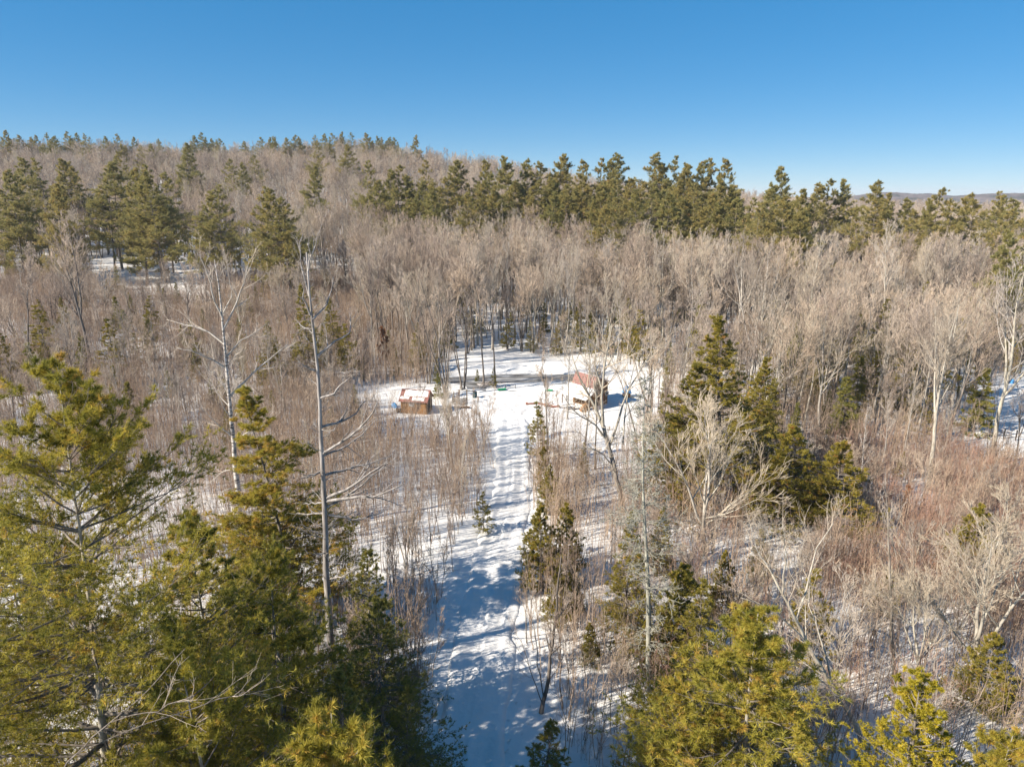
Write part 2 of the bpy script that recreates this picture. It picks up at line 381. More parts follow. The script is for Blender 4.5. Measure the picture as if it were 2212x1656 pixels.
def hardwood(H, r, seed, clear=0.45, nl=15, spread=0.26, a0=0.5, a1=0.95, nstem=1, twig_r=0.012, lean=0.04, sub=(6, 5, 3), up=0.16, wob=0.05, trunk_m=0, split=0.0):
    """a bare hardwood: one or several stems with ascending limbs and fine twigs; returns (trunk MB, crown MB)"""
    rng = np.random.default_rng(seed); tr = MB(); cr = MB()
    K = 12; ang = rng.uniform(0, 6.28, nstem); sp = (0.0 if nstem == 1 else 0.16) + rng.uniform(0, lean, nstem)
    base = np.stack([np.cos(ang), np.sin(ang), 0 * ang], 1) * (0 if nstem == 1 else r * 1.1); base[:, 2] = -0.25
    d = np.stack([np.cos(ang) * sp, np.sin(ang) * sp, np.ones(nstem)], 1)
    hh = H * rng.uniform(0.86, 1.0, nstem) if nstem > 1 else np.array([H])
    P, R = grow(base, d, hh, r * (1 if nstem == 1 else 0.7), 0.012, K, 0.04, wob, rng)
    R = R * (1 + 0.35 * np.exp(-np.linspace(0, 12, K)))[None]
    tr.tubes(P, R, 7, 0)
    if split:   # codominant fork
        idx, t, pos, dd, rad = spawn(P, R, 2, split, split + 0.12, 0.28, 0.5, rng)
        P2, R2 = grow(pos, dd, H * (1 - t) * 0.95, rad * 0.8, 0.012, 10, 0.10, wob, rng); tr.tubes(P2, R2, 6, 0)
    # limbs
    def limbs(P, R, n, t0):
        idx, t, pos, dd, rad = spawn(P, R, n, t0, 0.96, a0, a1, rng)
        L = H * spread * (0.35 + 1.15 * np.clip(1 - t, 0, 1)) * rng.uniform(0.6, 1.2, len(t))
        r0 = np.minimum(rad * 0.6, 0.016 + 0.018 * L)
        return grow(pos, dd, L, r0, twig_r, 6, up, 0.10, rng)
    LP, LR = limbs(P, R, nl, clear)
    cr.tubes(LP, LR, 5, 0)
    if split:
        Pb, Rb = limbs(P2, R2, max(4, nl // 2), 0.2); cr.tubes(Pb, Rb, 5, 0)
        LP = np.concatenate([LP, Pb]); LR = np.concatenate([LR, Rb])
    twigs(cr, LP, LR, rng, [(sub[0], 0.2, 1, 0.3, 0.75, 0.5, 4, 4), (sub[1], 0.2, 1, 0.25, 0.65, 0.58, 4, 3), (sub[2], 0.2, 1, 0.2, 0.55, 0.66, 3, 3)], twig_r, 1, up * 0.9, .11)
    return tr, cr

def conifer(H, r, seed, z0=0.12, step=0.5, per=5, prof=None, droop=0.0, tipup=0.1, sub=9, sublen=0.32, tuft=(3, 7, 0.3, 0.09, 0.45), gap=0.0, flat=0.75, jitter=0.35, bare=0.25, lean=0.02, dead=0, trunk_sides=7, tintbias=0.0, sub2=2):
    """pine / fir / spruce: trunk, whorled branches, side shoots, needle tufts; returns (trunk MB, crown MB)"""
    rng = np.random.default_rng(seed); tr = MB(); cr = MB(); K = 14
    P, R = grow(np.array([[0, 0, -0.25]]), [[rng.normal(0, lean), rng.normal(0, lean), 1]], H + 0.25, r, 0.012, K, 0.05, 0.018, rng)
    R = .012 + (r - .012) * (1 - np.linspace(0, 1, K)[None]) ** 1.35
    tr.tubes(P, R, trunk_sides, 0)
    zs = []; z = z0 * H
    while z < H * 0.985:
        zs.append(z); z += step * rng.uniform(0.7, 1.3)
    zs = np.array(zs); t = np.repeat(zs / H, per); n = len(t)
    keep = rng.random(n) > gap; t = t[keep]; n = len(t); t = np.clip(t + rng.normal(0, 0.08 * step / H, n), 0.02, 0.985)
    f = t * (K - 1); i = np.minimum(f.astype(int), K - 2); w = (f - i)[:, None]; pos = P[0, i] * (1 - w) + P[0, i + 1] * w
    az = rng.uniform(0, 6.283, n)
    s = (t - z0) / (1 - z0); L = np.array([prof(k) for k in s]) * H * rng.uniform(1 - jitter, 1 + jitter * 0.6, n)
    el = -droop + (0.75 + droop) * sstep(0.55, 1.0, s) + rng.normal(0, 0.10, n)
    d = np.stack([np.cos(az) * np.cos(el), np.sin(az) * np.cos(el), np.sin(el)], 1)
    r0 = np.minimum(0.012 + 0.012 * L, r * (1 - t) * 0.6 + 0.006)
    BP, BR = grow(pos, d, L, r0, 0.005, 7, tipup, 0.06, rng); cr.tubes(BP, BR, 4, 0)
    if dead:
        zd = rng.uniform(0.05, z0 + 0.05, dead); a2 = rng.uniform(0, 6.28, dead)
        dp = np.stack([0 * zd, 0 * zd, zd * H], 1); dd = np.stack([np.cos(a2), np.sin(a2), rng.normal(0.0, 0.2, dead)], 1)
        Dp, Dr = grow(dp, dd, H * rng.uniform(0.04, 0.11, dead), 0.022, 0.006, 5, 0.0, 0.1, rng); cr.tubes(Dp, Dr, 4, 0)
        twigs(cr, Dp, Dr, rng, [(4, 0.2, 1, 0.4, 0.9, 0.5, 3, 3)], 0.006, 0)
    # side shoots, mostly in the plane of the branch
    ns = np.maximum(2, np.round(sub * L / max(L.max(), 1e-3) + 1)).astype(int)
    idx = np.repeat(np.arange(n), ns); N = len(idx); ts = rng.uniform(bare, 1.0, N)
    f = ts * 6; i = np.minimum(f.astype(int), 5); w = (f - i)[:, None]
    bp = BP[idx, i] * (1 - w) + BP[idx, i + 1] * w; tan = unit(BP[idx, i + 1] - BP[idx, i])
    sidev = unit(np.cross(tan, np.array([0, 0, 1.0]))) * np.where(rng.random(N) < 0.5, -1, 1)[:, None]
    dirs = unit(tan * 0.75 + sidev * rng.uniform(0.3, 1.0, (N, 1)) + rng.normal(0, 1 - flat, (N, 3)) * 0.6 + np.array([0, 0, 0.10]))
    SL = np.maximum(L[idx] * sublen * (1.15 - 0.75 * np.abs(ts - 0.45)) * rng.uniform(0.6, 1.25, N), tuft[2] * 0.7)
    SP, SR = grow(bp, dirs, SL, 0.009, 0.004, 3, tipup * 1.2, 0.12, rng); cr.tubes(SP, SR, 3, 0)
    cnt, nn, nl_, nw, spd = tuft; own = np.arange(N)
    if sub2:
        i2, t2, p2, d2, _ = spawn(SP, SR, sub2, 0.1, 0.95, 0.35, 0.9, rng, flat=flat * .8)
        SP2, SR2 = grow(p2, d2, np.maximum(SL[i2] * rng.uniform(.3, .6, len(i2)), nl_ * .5), 0.006, 0.003, 2, tipup * 0.8, 0.1, rng); SP2 = np.stack([SP2[:, 0], SP2.mean(1), SP2[:, 1]], 1); SR2 = np.stack([SR2[:, 0], SR2.mean(1), SR2[:, 1]], 1); cr.tubes(SP2[:, ::2], SR2[:, ::2], 3, 0)
        SP = np.concatenate([SP, SP2]); SR = np.concatenate([SR, SR2]); own = np.concatenate([own, i2])
    ii, tt, tp, td, _ = spawn(SP, SR, cnt, 0.2, 1.0, 0.0, 0.5, rng, tip=True)
    tuft_t = np.clip(rng.normal(0.45, 0.2, N)[own[ii]] + rng.normal(0, 0.13, len(ii)) + tintbias, 0, 1)
    cr.needles(tp, td + np.array([0, 0, 0.25]), nn, nl_, nw, spd, rng, 1, tuft_t)
    # leader
    lp = P[0, -3] + (P[0, -1] - P[0, -3]) * rng.random((40, 1)); cr.needles(lp, np.array([[0, 0, 1.0]]) + rng.normal(0, .5, (40, 3)), nn, nl_, nw, spd, rng, 1, rng.uniform(.4, .8, 40))
    return tr, cr

def pine_prof(s): return 0.014 + 0.23 * (min(1.0, 0.55 + 2.2 * s)) * (1 - s) ** 0.9
def fir_prof(s): return 0.012 + 0.23 * (1 - s) ** 0.9
def narrow_prof(s): return 0.015 + 0.17 * (1 - s) ** 0.8
def wide_prof(s): return 0.02 + 0.36 * (1 - s) ** 0.85

class Kind:
    """one shape of tree: its part meshes, shared by every copy"""
    def __init__(self, name, parts, H): self.name = name; self.parts = parts; self.H = H; self.proto = None

def make_kind(name, tc, bm, cm, H, crown_name='crown'):
    tr, cr = tc
    return Kind(name, [('trunk', tr.mesh(name + '_trunk', [bm])), (crown_name, cr.mesh(name + '_' + crown_name, cm))], H)

def put(kind, name, label, cat, loc, rz, sc, group=None):
    o = thing(name, label, cat, loc, rz, sc, group); o.rotation_euler = (float(RG.normal(0, .028)), float(RG.normal(0, .028)), float(rz))
    ch = [link(nm, me, o) for nm, me in kind.parts]
    if kind.proto is None: kind.proto = ch
    return o

B, TW = M['bark'], M['twig']
K_HARD = [
    make_kind('hardwood_tall', hardwood(18, .16, 1, .42, 17, .20, .45, .85, twig_r=.012, sub=(6, 4, 3)), B, [B, TW], 18),
    make_kind('hardwood_slim', hardwood(17, .13, 2, .48, 15, .16, .35, .7, twig_r=.012, sub=(6, 4, 3)), B, [B, TW], 17),
    make_kind('hardwood_forked', hardwood(17, .19, 3, .45, 12, .22, .45, .9, twig_r=.012, split=.4, sub=(5, 5, 3)), B, [B, TW], 17),
    make_kind('hardwood_twin', hardwood(16, .16, 4, .45, 10, .17, .4, .8, nstem=2, twig_r=.012, sub=(5, 5, 3)), B, [B, TW], 16),
    make_kind('hardwood_clump', hardwood(15, .15, 5, .4, 8, .17, .4, .8, nstem=4, twig_r=.012, sub=(4, 4, 3)), B, [B, TW], 15),
    make_kind('hardwood_broad', hardwood(17, .2, 6, .36, 18, .28, .6, 1.05, twig_r=.012, split=.35, sub=(6, 4, 3)), B, [B, TW], 17),
]
K_PALE = [
    make_kind('aspen_tall', hardwood(18, .15, 21, .5, 15, .18, .5, .95, twig_r=.012, sub=(6, 4, 3)), M['palebark'], [M['palebark'], M['paletwig']], 18),
    make_kind('maple_pale', hardwood(17, .2, 22, .38, 14, .25, .5, .95, twig_r=.012, split=.32, sub=(6, 4, 3)), M['palebark'], [M['palebark'], M['paletwig']], 17),
]
FT = (4, 8, .36, .05, .65)
K_PINE = [
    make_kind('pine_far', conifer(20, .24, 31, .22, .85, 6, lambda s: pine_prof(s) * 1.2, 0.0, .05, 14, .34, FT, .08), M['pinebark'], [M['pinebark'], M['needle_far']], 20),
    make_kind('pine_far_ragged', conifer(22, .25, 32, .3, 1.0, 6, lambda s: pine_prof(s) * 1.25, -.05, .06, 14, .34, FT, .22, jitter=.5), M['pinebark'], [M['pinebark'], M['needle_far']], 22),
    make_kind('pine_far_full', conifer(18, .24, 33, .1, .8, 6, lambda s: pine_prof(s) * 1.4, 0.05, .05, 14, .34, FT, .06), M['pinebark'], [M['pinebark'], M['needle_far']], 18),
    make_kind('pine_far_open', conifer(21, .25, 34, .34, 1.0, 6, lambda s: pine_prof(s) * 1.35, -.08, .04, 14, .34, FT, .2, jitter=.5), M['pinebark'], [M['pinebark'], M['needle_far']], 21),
]
CT = (3, 9, .16, .028, .6)
K_FIR = [
    make_kind('fir_narrow', conifer(9, .11, 41, .05, .28, 6, narrow_prof, .15, .03, 9, .34, CT, .05), M['pinebark'], [M['pinebark'], M['needle_fir']], 9),
    make_kind('fir_young', conifer(5, .07, 42, .04, .25, 6, fir_prof, .1, .04, 7, .36, CT, .1), M['pinebark'], [M['pinebark'], M['needle_fir']], 5),
    make_kind('fir_tall', conifer(13, .15, 43, .12, .36, 6, lambda s: fir_prof(s) * .8, .2, .04, 10, .32, CT, .1), M['pinebark'], [M['pinebark'], M['needle_olive']], 13),
    make_kind('fir_thin', conifer(7, .08, 44, .15, .36, 5, lambda s: narrow_prof(s) * 1.2, .05, .05, 7, .34, CT, .25), M['pinebark'], [M['pinebark'], M['needle_olive']], 7),
]

def thicket(seed, n, size, h0, h1, r, m, sub=(4, 3), lean=.10):
    rng = np.random.default_rng(seed); mb = MB(); H = rng.uniform(h0, h1, n)
    base = np.stack([rng.uniform(-size, size, n), rng.uniform(-size, size, n), np.full(n, -0.3)], 1)
    d = np.stack([rng.normal(0, lean, n), rng.normal(0, lean, n), np.ones(n)], 1)
    P, R = grow(base, d, H, r * H / h1, .006, 6, .05, .06, rng); mb.tubes(P, R, 4, 0)
    twigs(mb, P, R, rng, [(sub[0], .3, 1, .3, .7, .26, 4, 3), (sub[1], .2, 1, .3, .8, .5, 3, 3)], .006, 0, .12)
    return mb.mesh('thicket', [m])

# ------------------------------------------------------------------ foreground and single trees
def pl(pts, Y, dY=0.0, n=10):
    """a limb read off the photograph, given its own distance (dY: how far its tip leans away)"""
    k = len(pts); W = np.array([at(a, b_, Y + dY * j / max(1, k - 1)) for j, (a, b_) in enumerate(pts)])
    s = np.concatenate([[0], np.cumsum(np.linalg.norm(np.diff(W, axis=0), axis=1))]); t = np.linspace(0, s[-1], n)
    return np.stack([np.interp(t, s, W[:, c]) for c in range(3)], 1)

def shaped_tree(name, label, cat, Y, trunk, r0, r1, limbs, bm, cm, seed, levels, twig_r, extra=None, group=None, sink=None, up=.1, wob=.16):
    """trunk and limbs follow the photograph, twigs grow on them"""
    rng = np.random.default_rng(seed)
    T = pl(trunk, Y, 0, 14); g = float(terrain(T[0, 0], Y))
    if sink:    # the foot is below the picture: carry the stem on down to the snow
        T[:2] = [[T[2, 0] * 1.5 - T[4, 0] * .5, Y, g - 0.2], [T[2, 0] * 1.2 - T[4, 0] * .2, Y, (g + T[2, 2]) * .5]]
    else: T[0, 2] = g - 0.2
    base = np.array([T[0, 0], Y, g]); T = T - base
    T[1:-1, :2] += rng.normal(0, 0.03, (12, 2))
    o = thing(name, label, cat, base, 0, 1, group); tr = MB(); cr = MB()
    R = np.linspace(r0, r1, 14); R[0] *= 1.25; tr.tubes(T[None], R[None], 9, 0, True)
    LP = []; LR = []
    for pts, ra, dY in limbs:
        P = pl(pts, Y, dY, 8) - base; P[2:-1] += rng.normal(0, 0.04, (5, 3)); LP.append(P); LR.append(np.linspace(ra, max(0.012, ra * 0.25), 8))
    if LP and not levels and not extra:
        for P, R_ in zip(LP, LR):
            mb_ = MB(); mb_.tubes(P[None], R_[None], 6, 0, True); link('branch', mb_.mesh('branch', cm), o)
    elif LP:
        LP = np.array(LP); LR = np.array(LR); cr.tubes(LP, LR, 6, 0, True)
    if extra:
        cnt, t0, t1, a0, a1, lf, upx = extra
        idx, t, pos, d, rad = spawn(T[None], R[None], cnt, t0, t1, a0, a1, rng)
        Lb = lf * (1.2 - t) * rng.uniform(.6, 1.2, cnt)
        EP, ER = grow(pos, d, Lb, np.minimum(rad * .5, .012 + .012 * Lb), .008, 8, upx, .1, rng); cr.tubes(EP, ER, 5, 0)
        LP = np.concatenate([LP, EP]) if len(LP) else EP; LR = np.concatenate([LR, ER]) if len(LR) else ER
    if levels: twigs(cr, LP, LR, rng, levels, twig_r, 1, up, wob)
    link('trunk', tr.mesh(name + '_trunk', [bm]), o)
    if cr.n: link('crown' if levels else 'branches', cr.mesh(name + '_crown', cm), o)
    return o

SN = M['snagwood']
o = shaped_tree('dead_pine_snag', 'tall bare dead pine with broken spiked top standing left of the snow track', 'tree', 34.0,
    [(717, 1480), (714, 1400), (707, 1250), (702, 1120), (697, 1000), (691, 880), (683, 770), (672, 680), (664, 590), (662, 545)], .23, .035,
    [([(668, 640), (654, 590), (648, 540), (655, 505)], 0.050, .6), ([(664, 590), (676, 545), (690, 500)], 0.044, -.4),
     ([(684, 770), (715, 745), (755, 720), (756, 680)], 0.069, 1.0), ([(690, 860), (720, 850), (752, 818)], 0.069, -.6),
     ([(695, 922), (728, 912), (760, 900), (790, 865)], 0.075, .9), ([(696, 980), (745, 950), (790, 915), (816, 866)], 0.094, -1.2),
     ([(697, 985), (740, 965), (775, 945), (805, 915)], 0.062, 1.6), ([(703, 1025), (760, 1010), (845, 985)], 0.075, 1.8),
     ([(705, 1075), (760, 1050), (800, 1022), (838, 995)], 0.100, -1.0), ([(707, 1095), (760, 1065), (835, 1002)], 0.088, .6),
     ([(706, 1082), (760, 1074), (810, 1075), (872, 1045)], 0.100, -1.8), ([(709, 1112), (780, 1124), (830, 1104)], 0.075, 1.0),
     ([(680, 800), (660, 792), (645, 780)], 0.062, -.8), ([(693, 1018), (668, 1030), (650, 1032)], 0.069, -1.0), ([(700, 1085), (655, 1088)], 0.062, .4),
     ([(702, 1108), (660, 1110), (640, 1108)], 0.062, 1.0), ([(675, 690), (705, 660), (720, 600)], 0.062, .8), ([(670, 680), (655, 640), (662, 600)], 0.050, -1), ([(676, 720), (650, 700), (640, 690)], 0.044, .6),
     ([(710, 1250), (742, 1245), (770, 1222)], 0.062, -1.4), ([(709, 1190), (680, 1200), (662, 1190)], 0.050, -.8), ([(712, 1330), (750, 1345)], 0.056, .5)],
    SN, [SN, SN], 3, [(6, .25, 1, .35, .9, .36, 4, 3), (3, .3, 1, .3, .9, .4, 3, 3)], .009, (46, .25, .97, .9, 1.5, 1.9, .06), up=.05)

PB, PT = M['palebark'], M['paletwig']
shaped_tree('paper_birch', 'tall white-barked birch with dark bands and bare forked crown, left of the dead pine', 'tree', 50.0,
    [(524, 1180), (516, 1090), (508, 1000), (499, 900), (492, 820), (485, 740), (480, 680), (472, 610), (463, 560)], .25, .03,
    [([(495, 858), (530, 820), (578, 779), (622, 744)], .10, 1.5), ([(488, 795), (460, 778), (430, 762), (380, 750)], .08, -1),
     ([(508, 955), (540, 930), (588, 908)], .07, -1.6), ([(483, 710), (510, 660), (530, 600), (538, 565)], .08, 1), ([(482, 690), (460, 640), (450, 590), (430, 550)], .07, -1.2),
     ([(490, 770), (520, 735), (575, 700)], .07, 2.0), ([(486, 745), (450, 715), (400, 700), (360, 690)], .07, 1.6), ([(480, 680), (500, 640), (490, 570)], .05, -1.5),
     ([(510, 1010), (480, 1020), (430, 1060)], .05, 1.2), ([(497, 880), (470, 850), (450, 810)], .045, 1.8), ([(518, 1060), (500, 1050), (440, 1090), (400, 1130)], .045, -2)],
    M['birch'], [PB, PT], 5, [(6, .25, 1, .35, .9, .42, 5, 4), (5, .15, 1, .35, .9, .5, 4, 3), (3, .2, 1, .3, .9, .5, 3, 3)], .008, (14, .35, .98, .6, 1.1, 4.2, .08))

shaped_tree('forked_maple', 'pale forked bare maple leaning in front of the cabin', 'tree', 55.5,
    [(1347, 1125), (1338, 1060), (1326, 1005), (1314, 960), (1304, 920)], .25, .17,
    [([(1304, 925), (1288, 885), (1272, 850), (1250, 812), (1236, 770)], 0.162, 1), ([(1303, 920), (1300, 860), (1306, 790), (1322, 700)], 0.149, -1),
     ([(1316, 965), (1338, 905), (1352, 850), (1385, 790), (1420, 760)], 0.121, 1.5), ([(1310, 950), (1280, 910), (1240, 890), (1215, 850)], 0.095, -1.5), ([(1345, 960), (1352, 880), (1362, 820), (1380, 760)], 0.081, 2.5),
     ([(1328, 1010), (1290, 970), (1240, 965), (1190, 985)], 0.074, -2), ([(1288, 885), (1285, 830), (1270, 780)], 0.081, .6), ([(1300, 840), (1285, 790), (1290, 720)], 0.081, 1.2), ([(1306, 800), (1330, 760), (1360, 700)], 0.068, -1)],
    PB, [PB, PT], 9, [(7, .2, 1, .35, .95, .45, 5, 4), (5, .15, 1, .35, .9, .5, 4, 3), (4, .2, 1, .3, .9, .5, 3, 3)], .010, (8, .3, .95, .7, 1.2, 3.5, .03), up=.05)

def hero_kind(kind, name, label, cat, px, base_y, top_y, rz=0.0, group=None, Y=None, wide=1.0):
    """a tree whose foot and top are read off the photograph"""
    if Y is None: g = ground(px, base_y)
    else:
        p = at(px, base_y, Y); g = np.array([p[0], Y, float(terrain(p[0], Y))])
    top = at(px, top_y, g[1])[2]; sc = (top - g[2]) / kind.H
    o = put(kind, name, label, cat, g, rz, sc, group)
    o.scale = (sc * wide, sc * wide, sc); return o

NT = (4, 10, .19, .022, .7)
def near_pine(H, r, seed, z0, prof, tint, step=.58, per=5, sub=20, gap=.08, dead=10, tuft=NT):
    return conifer(H, r, seed, z0, step, per, prof, -.12, .05, sub, .34, tuft, gap, flat=.6, jitter=.45, bare=.1, dead=dead, tintbias=tint, sub2=3)
NPM = [M['pinebark'], M['needle_pine']]
kp = make_kind('near_pine_big', near_pine(23, .27, 61, .22, lambda s: pine_prof(s) * 1.5, .05, step=.52, per=6, sub=24, dead=4), M['palebark'], NPM, 23)
hero_kind(kp, 'white_pine', 'huge white pine with open feathery branches filling the lower left corner', 'pine tree', 100, 1230, 800, 0.4, Y=17.5)
kp2 = make_kind('near_pine_mid', near_pine(15.5, .2, 62, .15, lambda s: pine_prof(s) * 1.5, -.05), M['palebark'], NPM, 15.5)
hero_kind(kp2, 'white_pine', 'dark green shaded pine between the huge corner pine and the dead pine', 'pine tree', 600, 1400, 1165, 1.0, Y=22.5)
kp3 = make_kind('near_pine_young', near_pine(16, .14, 63, .12, lambda s: pine_prof(s) * .95, .22, .55, dead=0), M['pinebark'], NPM, 16)
hero_kind(kp3, 'white_pine', 'slender yellow-green young pine just left of the dead pine trunk', 'pine tree', 628, 1060, 830, 2.0, Y=38, wide=1.35)
hero_kind(kp3, 'white_pine', 'bright yellow-green low pine below the slender young pine', 'pine tree', 575, 1300, 1090, 4.0, Y=40, wide=1.6)
kp4 = make_kind('near_pine_bushy', near_pine(13, .16, 64, .06, lambda s: pine_prof(s) * 1.55, .16, .46, 6, 18, .02, 0), M['palebark'], NPM, 13)
hero_kind(kp4, 'white_pine', 'bushy yellow-green white pine with clear leader at the lower right', 'pine tree', 1640, 1500, 1285, 0.3, Y=22, wide=1.3)
hero_kind(kp4, 'white_pine', 'sunlit pine top with golden tufts at the bottom edge, left of the track', 'pine tree', 620, 1600, 1545, 2.1, Y=13.5)
hero_kind(kp4, 'white_pine', 'low brownish-green pine at the bottom edge beside the lichen-grey tree', 'pine tree', 1440, 1640, 1470, 3.2, Y=23)
hero_kind(kp4, 'white_pine', 'pale green pine top in the bottom right corner past the golden spruce', 'pine tree', 2190, 1640, 1590, 5.0, Y=17)
kp5 = make_kind('hemlock_dark', conifer(12, .17, 65, .04, .34, 6, lambda s: wide_prof(s) * .8, .1, .02, 13, .32, (4, 8, .14, .026, .55), .05, jitter=.4, tintbias=-.1), M['pinebark'], [M['pinebark'], M['needle_fir']], 12)
hero_kind(kp5, 'hemlock_tree', 'dark shaded hemlock at the left edge of the track, bottom of the picture', 'hemlock tree', 825, 1500, 1270, 0.5, Y=25)
hero_kind(kp5, 'hemlock_tree', 'small dark hemlock crowding behind the dead pine trunk', 'hemlock tree', 800, 1400, 1195, 2.5, Y=31)
NS = (4, 10, .10, .026, .85)
kp6 = make_kind('golden_spruce', conifer(13.5, .17, 66, .05, .36, 6, lambda s: .015 + .19 * (1 - s) ** .8, -.05, .10, 15, .30, NS, .03, jitter=.5, tintbias=.15, flat=.4), M['pinebark'], [M['pinebark'], M['needle_gold']], 13.5)
hero_kind(kp6, 'golden_spruce', 'golden-green knobbly spruce at the bottom right', 'spruce tree', 1985, 1560, 1400, 1.2, Y=18.5, wide=1.2)
kp7 = make_kind('olive_spruce', conifer(17, .2, 67, .05, .36, 6, lambda s: fir_prof(s) * .95, .08, .06, 14, .32, (4, 8, .18, .042, .65), .08, jitter=.5, tintbias=.1), M['pinebark'], [M['pinebark'], M['needle_olive']], 17)
hero_kind(kp7, 'olive_spruce', 'tallest olive-green spruce right of the cabin', 'spruce tree', 1548, 1085, 676, 0.5, wide=1.25)
hero_kind(kp7, 'olive_spruce', 'olive spruce leaning against the left side of the tallest spruce', 'spruce tree', 1470, 1075, 770, 2.5, wide=1.4)
hero_kind(kp7, 'olive_spruce', 'dark olive spruce behind the right side of the tallest spruce', 'spruce tree', 1612, 1020, 770, 4.1, wide=1.3)
kp8 = make_kind('olive_hemlock', conifer(8.5, .13, 68, .06, .32, 6, lambda s: wide_prof(s) * .95, .05, .07, 14, .32, (4, 9, .17, .038, .65), .04, jitter=.45, tintbias=.08), M['pinebark'], [M['pinebark'], M['needle_olive']], 8.5)
hero_kind(kp8, 'olive_hemlock', 'broad olive hemlock, left one of the close pair on the right', 'hemlock tree', 1695, 1130, 925, 0.2, wide=1.2)
hero_kind(kp8, 'olive_hemlock', 'broad olive hemlock, right one of the close pair, edged with snow', 'hemlock tree', 1800, 1150, 955, 2.2, wide=1.2)
hero_kind(kp8, 'olive_hemlock', 'olive evergreen peeking from behind the pale branchy tree on the right', 'hemlock tree', 2085, 1260, 1085, 3.2)
FN, FY, FL, FTH = K_FIR
hero_kind(FN, 'fir_tree', 'pointed blue-green fir standing alone right of the olive spruces', 'fir tree', 1815, 972, 812, .3, wide=1.15)
hero_kind(FN, 'fir_tree', 'slim green fir just right of the dark olive spruce', 'fir tree', 1660, 955, 822, 1.3)
hero_kind(FN, 'fir_tree', 'short slim fir between the slim fir and the pointed blue-green fir', 'fir tree', 1710, 966, 866, 2.3)
hero_kind(FL, 'fir_tree', 'bright green ragged fir in front of the lichen-grey tree', 'fir tree', 1345, 1440, 1095, 1.1, Y=36.5)
hero_kind(FY, 'fir_tree', 'small olive fir behind the brown shed', 'fir tree', 948, 858, 806, .4)
hero_kind(FY, 'fir_tree', 'tiny green fir on the near bank of the pond', 'fir tree', 1032, 823, 798, .4)
hero_kind(FTH, 'fir_tree', 'thin dark young spruce beside the two bare trunks at the pond', 'fir tree', 1067, 838, 795, 1.4)
hero_kind(FTH, 'fir_tree', 'thin olive fir at the left edge of the snow track', 'fir tree', 1045, 1150, 1065, 2.4, wide=1.3)
hero_kind(kp8, 'fir_tree', 'bushy fir among saplings at the right edge of the snow track', 'fir tree', 1172, 1275, 1095, 3.0, wide=.75)
hero_kind(kp8, 'fir_tree', 'brownish fir behind the bushy track-side fir', 'fir tree', 1222, 1250, 1085, 4.0, wide=.75)
hero_kind(FTH, 'fir_tree', 'slender olive fir between the snow track and the cabin yard', 'fir tree', 1163, 1000, 868, 5.0)
hero_kind(FTH, 'fir_tree', 'little fir at the right side of the track near the bottom edge', 'fir tree', 1172, 1640, 1560, .7, Y=25, wide=1.4)
hero_kind(FTH, 'fir_tree', 'olive fir behind the leaning pale alder', 'fir tree', 1750, 1440, 1240, 1.7, wide=1.3)
hero_kind(FL, 'fir_tree', 'brown-green fir left of the bushy white pine', 'fir tree', 1500, 1560, 1245, 2.7, Y=31, wide=1.2)
hero_kind(FTH, 'fir_tree', 'small dark fir in the left brush below the birch crown', 'fir tree', 262, 830, 690, 3.7, wide=1.3)
hero_kind(FTH, 'fir_tree', 'dark fir in the left brush near the leaning trunks', 'fir tree', 110, 800, 660, 4.7, wide=1.3)
hero_kind(FL, 'fir_tree', 'dark spruce behind the upper trunk of the dead pine', 'fir tree', 672, 830, 610, 5.7)
hero_kind(FL, 'fir_tree', 'olive yellow fir in the right woods behind the pointed fir', 'fir tree', 1885, 850, 640, .9, wide=1.1)
hero_kind(FL, 'fir_tree', 'dark fir at the left picture edge above the huge pine', 'fir tree', 12, 850, 690, 1.9, wide=1.2)

hero_kind(kp5, 'hemlock_tree', 'dark hemlock top below the thin whitish sapling at the bottom edge', 'hemlock tree', 730, 1600, 1440, .9, Y=20)
hero_kind(kp5, 'hemlock_tree', 'dark evergreen against the left track edge at the very bottom', 'hemlock tree', 865, 1640, 1500, 1.9, Y=22.5, wide=.75)
hero_kind(kp2, 'white_pine', 'dark shaded pine at the bottom edge between the corner pine and the golden-tufted top', 'pine tree', 420, 1500, 1330, 3.3, Y=16, wide=.9)
hero_kind(kp4, 'white_pine', 'mid-green pine behind the right side of the huge corner pine', 'pine tree', 440, 1350, 1120, 4.4, Y=25)
hero_kind(kp2, 'white_pine', 'pine at the left picture edge behind the huge corner pine', 'pine tree', 30, 1300, 1080, 5.5, Y=27)
hero_kind(kp8, 'olive_hemlock', 'round olive evergreen between lichen-grey spruce and bushy white pine', 'hemlock tree', 1455, 1330, 1210, 4.2, Y=34)
hero_kind(kp8, 'olive_hemlock', 'low olive evergreen tucked under the wide pale crooked tree', 'hemlock tree', 2130, 1480, 1370, 5.2, Y=31)
hero_kind(kp8, 'olive_hemlock', 'small brown-olive evergreen below the dark thin leaning sapling', 'hemlock tree', 1275, 1440, 1345, 1.0, Y=35, wide=.8)
